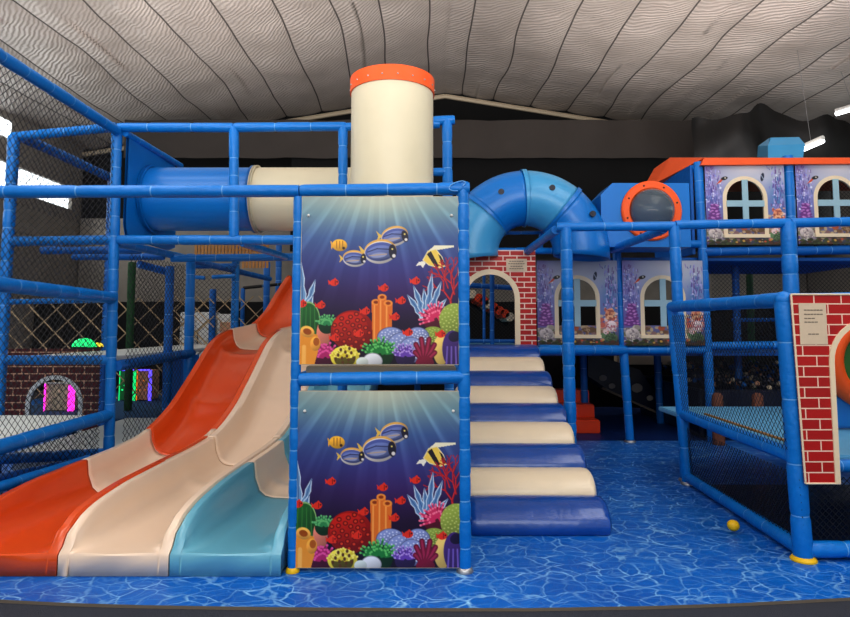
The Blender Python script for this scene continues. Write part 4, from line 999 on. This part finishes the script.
# dark slide underneath
t = thing('dark_slide', W(630, 400, 10.6), 'dark navy slide with faint printing in the shadow under the windows', 'slide')
bm = bmesh.new()
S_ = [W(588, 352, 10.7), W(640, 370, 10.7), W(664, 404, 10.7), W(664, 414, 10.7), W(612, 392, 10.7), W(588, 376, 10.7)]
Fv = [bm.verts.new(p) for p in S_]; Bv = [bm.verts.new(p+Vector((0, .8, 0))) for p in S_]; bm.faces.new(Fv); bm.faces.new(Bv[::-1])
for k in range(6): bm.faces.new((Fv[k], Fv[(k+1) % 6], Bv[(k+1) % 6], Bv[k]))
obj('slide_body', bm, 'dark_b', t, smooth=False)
obj('edge_strip', cyl_bm(W(602, 388, 10.67), W(662, 415, 10.67), .018, 8), 'ink', t)
for px, py, s_ in ((603, 378, .07), (612, 386, .06), (637, 388, .1), (650, 398, .06)):
    bm = bmesh.new(); r_ = bmesh.ops.create_icosphere(bm, subdivisions=2, radius=s_)['verts']; bmesh.ops.scale(bm, vec=(1, .1, .8), verts=r_); bmesh.ops.translate(bm, vec=W(px, py, 10.68), verts=r_)
    obj('printed_mark', bm, 'wallgrey', t)
bm = bmesh.new(); add_box(bm, W(660, 359, 11.85)+Vector((-.2, 0, 0)), (1.3, .2, .2)); tag(obj('beige_beam', bm, 'beige', smooth=False), 'short beige beam in the dark under the second lower window', 'beam')
# shadowed backdrop below the house
cloth('black_curtain', 1.6, 8.5, .03, 1.17, 12.2, 'black', 'black backdrop sheet darkening the space under the house at right', .05)
# ball pool behind right pen
t = thing('ball_pool', (5.4, 8.9, .02), 'dark walled ball pool behind the right play pen', 'ball pool')
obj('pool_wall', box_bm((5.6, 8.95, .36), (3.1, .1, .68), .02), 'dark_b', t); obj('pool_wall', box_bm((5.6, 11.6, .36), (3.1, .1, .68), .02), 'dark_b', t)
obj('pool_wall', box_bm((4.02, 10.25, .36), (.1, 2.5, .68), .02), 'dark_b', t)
bm = bmesh.new(); rg = random.Random(11)
for k in range(620):
    x_, y_ = rg.uniform(4.2, 7.0), rg.uniform(9.1, 11.4); r_ = bmesh.ops.create_icosphere(bm, subdivisions=1, radius=.042)['verts']
    bmesh.ops.translate(bm, vec=(x_, y_, .7+rg.uniform(0, .12)+.06*(y_-9)), verts=r_); mi = rg.choice([0, 0, 0, 1, 2, 3, 4, 4])
    for f in {f for v in r_ for f in v.link_faces}: f.material_index = mi; 
o = obj('pool_balls', bm, ['dark_b', 'beige', 'toy_tan', 'blue_far', 'black_r']); tag(o, 'loose small plastic balls filling the dark ball pool', 'balls', kind='stuff')
# bright stack objects in pool area
for px, lb in ((756, 'orange and tan mottled cone standing in front of the ball pool'), (716, 'orange and tan mottled cone left of the other one, behind the pen net')):
    p = W(px, 410, 8.6); bm = bmesh.new(); add_sweep(bm, [Vector((p.x, 8.55, z)) for z in (.002, .5, .66, .7)], [.08, .075, .07, .04], 16)
    tag(obj('mottled_cone', bm, mat('mottled_print', (130, 78, 54), .6, var=.6, vscale=25)), lb, 'bollard')
# nets right rear
net((4.1, YB+.03, 1.35), (1.0, 0, 0), (0, 0, 1.15), 'black diamond net below the left upper window panel', .06, .003)
net((5.28, YB+.03, 1.35), (1.6, 0, 0), (0, 0, 1.15), 'black diamond net below the right upper window panel', .06, .003)
net((5.3, YB+.3, 2.8), (1.5, 0, 0), (0, 0, 1.1), 'black diamond net inside the right upper window', .06, .003)
# ------------------------------------------------------------------ right play pen
Yp = 4.32
FP0 = G(803.5, 560, .002); Yp = FP0.y
TP = W(783.5, 300, Yp)
pf = thing('play_pen_frame', (FP0.x, Yp, .02), 'blue padded pipe frame of the low play pen at right', 'frame')
post(pf, FP0, TP, .062, 'blue', 'yellow', .33); joint(pf, TP+Vector((0, 0, .0)), .064)
bk_b = Vector((W(688, 480, Y1-.14).x, Y1-.14, .002)); bk_t = W(672, 307, Y1-.14)
post(pf, bk_b, bk_t, .055, 'blue', 'metal', .33); joint(pf, bk_t, .057)
beam(pf, bk_t, TP, .056, step=.35)
beam(pf, Vector((bk_b.x, bk_b.y, .075)), Vector((FP0.x, Yp, .075)), .052, step=.4)
m0, m1 = W(683, 414, Y1-.14), W(796, 457, Yp); beam(pf, m0, m1, .055, step=.45)
beam(pf, Vector((FP0.x+.02, Yp, .075)), Vector((FP0.x+1.2, Yp, .075)), .055, step=.33)
beam(pf, Vector((m1.x+.08, Yp+.08, .62)), Vector((m1.x+1.3, Yp+.08, .62)), .045)
beam(pf, TP+Vector((0, .05, .0)), TP+Vector((1.2, .05, .02)), .05)
deck(2.72, 5.0, Yp+.15, Y1+.7, .655, 'deck_b', 'pale blue deck of the right play pen behind its net', .05)
bm = bmesh.new(); tag(obj('deck_edge_strip', cyl_bm(W(700, 416, Y1-.5)+Vector((.05, 0, .02)), W(790, 447, 4.75)+Vector((.05, 0, .02)), .012, 8), 'wood'), 'thin tan strip along the inside edge of the pale blue pen deck', 'trim')
dv = (FP0+Vector((-.02, 0, .13)))-(bk_b+Vector((0, 0, .12)))
net(bk_b+Vector((.0, -.06, .12)), dv, Vector((-.02, 0, .46)), 'navy diamond net on the lower side of the right play pen', .05, .0028, 'net')
net(bk_b+Vector((-.06, -.06, .74)), dv-Vector((.03, 0, 0)), Vector((-.08, 0, .98)), 'black diamond net on the upper side of the right play pen', .055, .0022)
net((FP0.x+.07, Yp, .14), (1.1, 0, 0), (0, 0, .42), 'navy diamond net low on the front of the right play pen, below the bricks', .045, .003, 'net')
bm = bmesh.new(); add_box(bm, Vector((3.95, (Yp+Y1)/2-.04, .004)), (2.4, Y1-Yp-.28, .008)); tag(obj('pen_floor_sheet', bm, 'dark_b', smooth=False), 'dark navy sheet on the ground under the pale blue pen deck', 'mat')  # thin dark navy sheet covering the pen ground
# right brick panel
q0, q1 = W(790, 294.5, Yp-.075), W(804.5, 483, Yp-.075)
t = thing('brick_arch_panel', (q1.x+.5, Yp-.08, q1.z), 'large red brick-print panel with a cream arch on the front of the right play pen', 'panel')
zt1, zb1 = q0.z, q1.z; wR = 1.12; xl = (q0.x+q1.x)/2
acx = W(869, 420, Yp).x; rr_ = W(869, 420, Yp).x-W(835, 420, Yp).x; zs = W(835, 395, Yp).z-.02
rr_ = .27; acx = W(837.5, 450, Yp-.075).x+rr_; zs = zt1-.2-rr_
bm = bmesh.new(); plate_poly(bm, [(q1.x, zb1), (acx-rr_, zb1), (acx-rr_, zs)]+[(acx+rr_*cos(pi-pi*k/24), zs+rr_*sin(pi*k/24)) for k in range(1, 24)]+[(acx+rr_, zs), (acx+rr_, zb1), (q1.x+wR, zb1), (q1.x+wR, zt1), (q0.x, zt1)], [], Yp-.085, .016)
obj('brick_face', bm, 'brick', t, smooth=False)
bm = bmesh.new(); arch_ring(bm, acx, rr_, .036, zs, zb1, Yp-.094, .028); obj('arch_frame', bm, 'frame_c', t, smooth=False)
bm = bmesh.new(); yy = Yp-.088
for a_, b2 in (((q1.x, zb1), (q0.x, zt1)), ((q0.x, zt1), (q1.x+wR, zt1)), ((q1.x, zb1), (acx-rr_, zb1))):
    add_sweep(bm, [Vector((a_[0], yy, a_[1])), Vector((b2[0], yy, b2[1]))], [.007, .007], 6)
obj('edge_trim', bm, 'frame_c', t)
notice(W(799.5, 303, Yp-.1), W(829, 344.5, Yp-.1), Yp-.0875, 'cream sheet of rules stuck on the bricks of the right play pen', [(.18, .7, .17), (.18, .7, .27), (.18, .4, .37), (.18, .5, .46), (.3, .4, .75)], 'ink')
# things inside the pen
p = W(866, 362, 5.6); bm = bmesh.new()
rings = []
for k in range(40):
    a_ = 2*pi*k/40; c_ = p+Vector((.3*cos(a_), 0, .34*sin(a_))); rad = Vector((cos(a_), 0, sin(a_)))
    rings.append([bm.verts.new(c_+(rad*cos(2*pi*j/12)+Vector((0, 1, 0))*sin(2*pi*j/12))*.085) for j in range(12)])
for k in range(40):
    for j in range(12): bm.faces.new((rings[k][j], rings[k][(j+1) % 12], rings[(k+1) % 40][(j+1) % 12], rings[(k+1) % 40][j]))
t = thing('crawl_ring', p-Vector((0, 0, .42)), 'orange padded crawl ring seen through the arch of the right pen', 'crawl ring'); obj('ring', bm, 'orange_p', t)
obj('stand', box_bm((p.x, 5.66, (.69+p.z-.3)/2), (.62, .08, p.z-.3-.69), .02), 'blue_t', t)
obj('backboard', cyl_bm(p+Vector((0, .09, 0)), p+Vector((0, .12, 0)), .3, 32), 'green', t)
# yellow ball
p = G(733.5, 531, .02); t = thing('play_ball', p, 'small yellow ball lying on the water mat in front of the play pen', 'ball')
bm = bmesh.new(); bmesh.ops.create_uvsphere(bm, u_segments=24, v_segments=16, radius=.042); bmesh.ops.scale(bm, vec=(1.1, 1, 1), verts=bm.verts)
bmesh.ops.translate(bm, vec=p+Vector((0, 0, .0425)), verts=bm.verts); obj('ball', bm, 'yellow', t)
# ------------------------------------------------------------------ light
def area(loc, rot, sx, sy, e, c=(1, 1, 1)):
    l_ = bpy.data.lights.new('area', 'AREA'); l_.shape = 'RECTANGLE'; l_.size = sx; l_.size_y = sy; l_.energy = e; l_.color = c
    o = link(bpy.data.objects.new('area_light', l_)); o.location = loc; o.rotation_euler = rot; return o
area((0, -1.2, 4.6), (radians(58), 0, 0), 7, 2.5, 150, (1, .97, .93))
area((-4.5, 3, 6.9), (0, 0, 0), 3, 6, 150, (1, .98, .95)); area((4.5, 3, 6.9), (0, 0, 0), 3, 6, 150, (1, .98, .95))
area((0, -1.5, 3.4), (radians(142), 0, 0), 12, 2, 620, (1, .93, .89)).data.spread = radians(120)  # unseen uplight added behind the camera to brighten the ceiling foil
area((-3.5, 11, 4.7), (radians(180), 0, 0), 6, 5, 170, (1, .94, .9)); area((4.5, 11.3, 4.9), (radians(180), 0, 0), 6, 5, 170, (1, .94, .9))  # up-facing lights added above the structures, unseen, to lift the far ceiling
area((-9.9, 10, 4.4), (0, radians(-90), 0), 1.2, 14, 130, (.95, 1, 1)); area((10.9, 10, 4.6), (0, radians(90), 0), 1.4, 14, 150, (.95, 1, 1))
w = bpy.data.worlds.new('world'); SC.world = w; w.use_nodes = True
w.node_tree.nodes['Background'].inputs[0].default_value = (.92, .95, 1, 1); w.node_tree.nodes['Background'].inputs[1].default_value = .62
SC.view_settings.view_transform = 'Standard'; SC.view_settings.look = 'None'; SC.view_settings.exposure = .3; SC.view_settings.gamma = .84
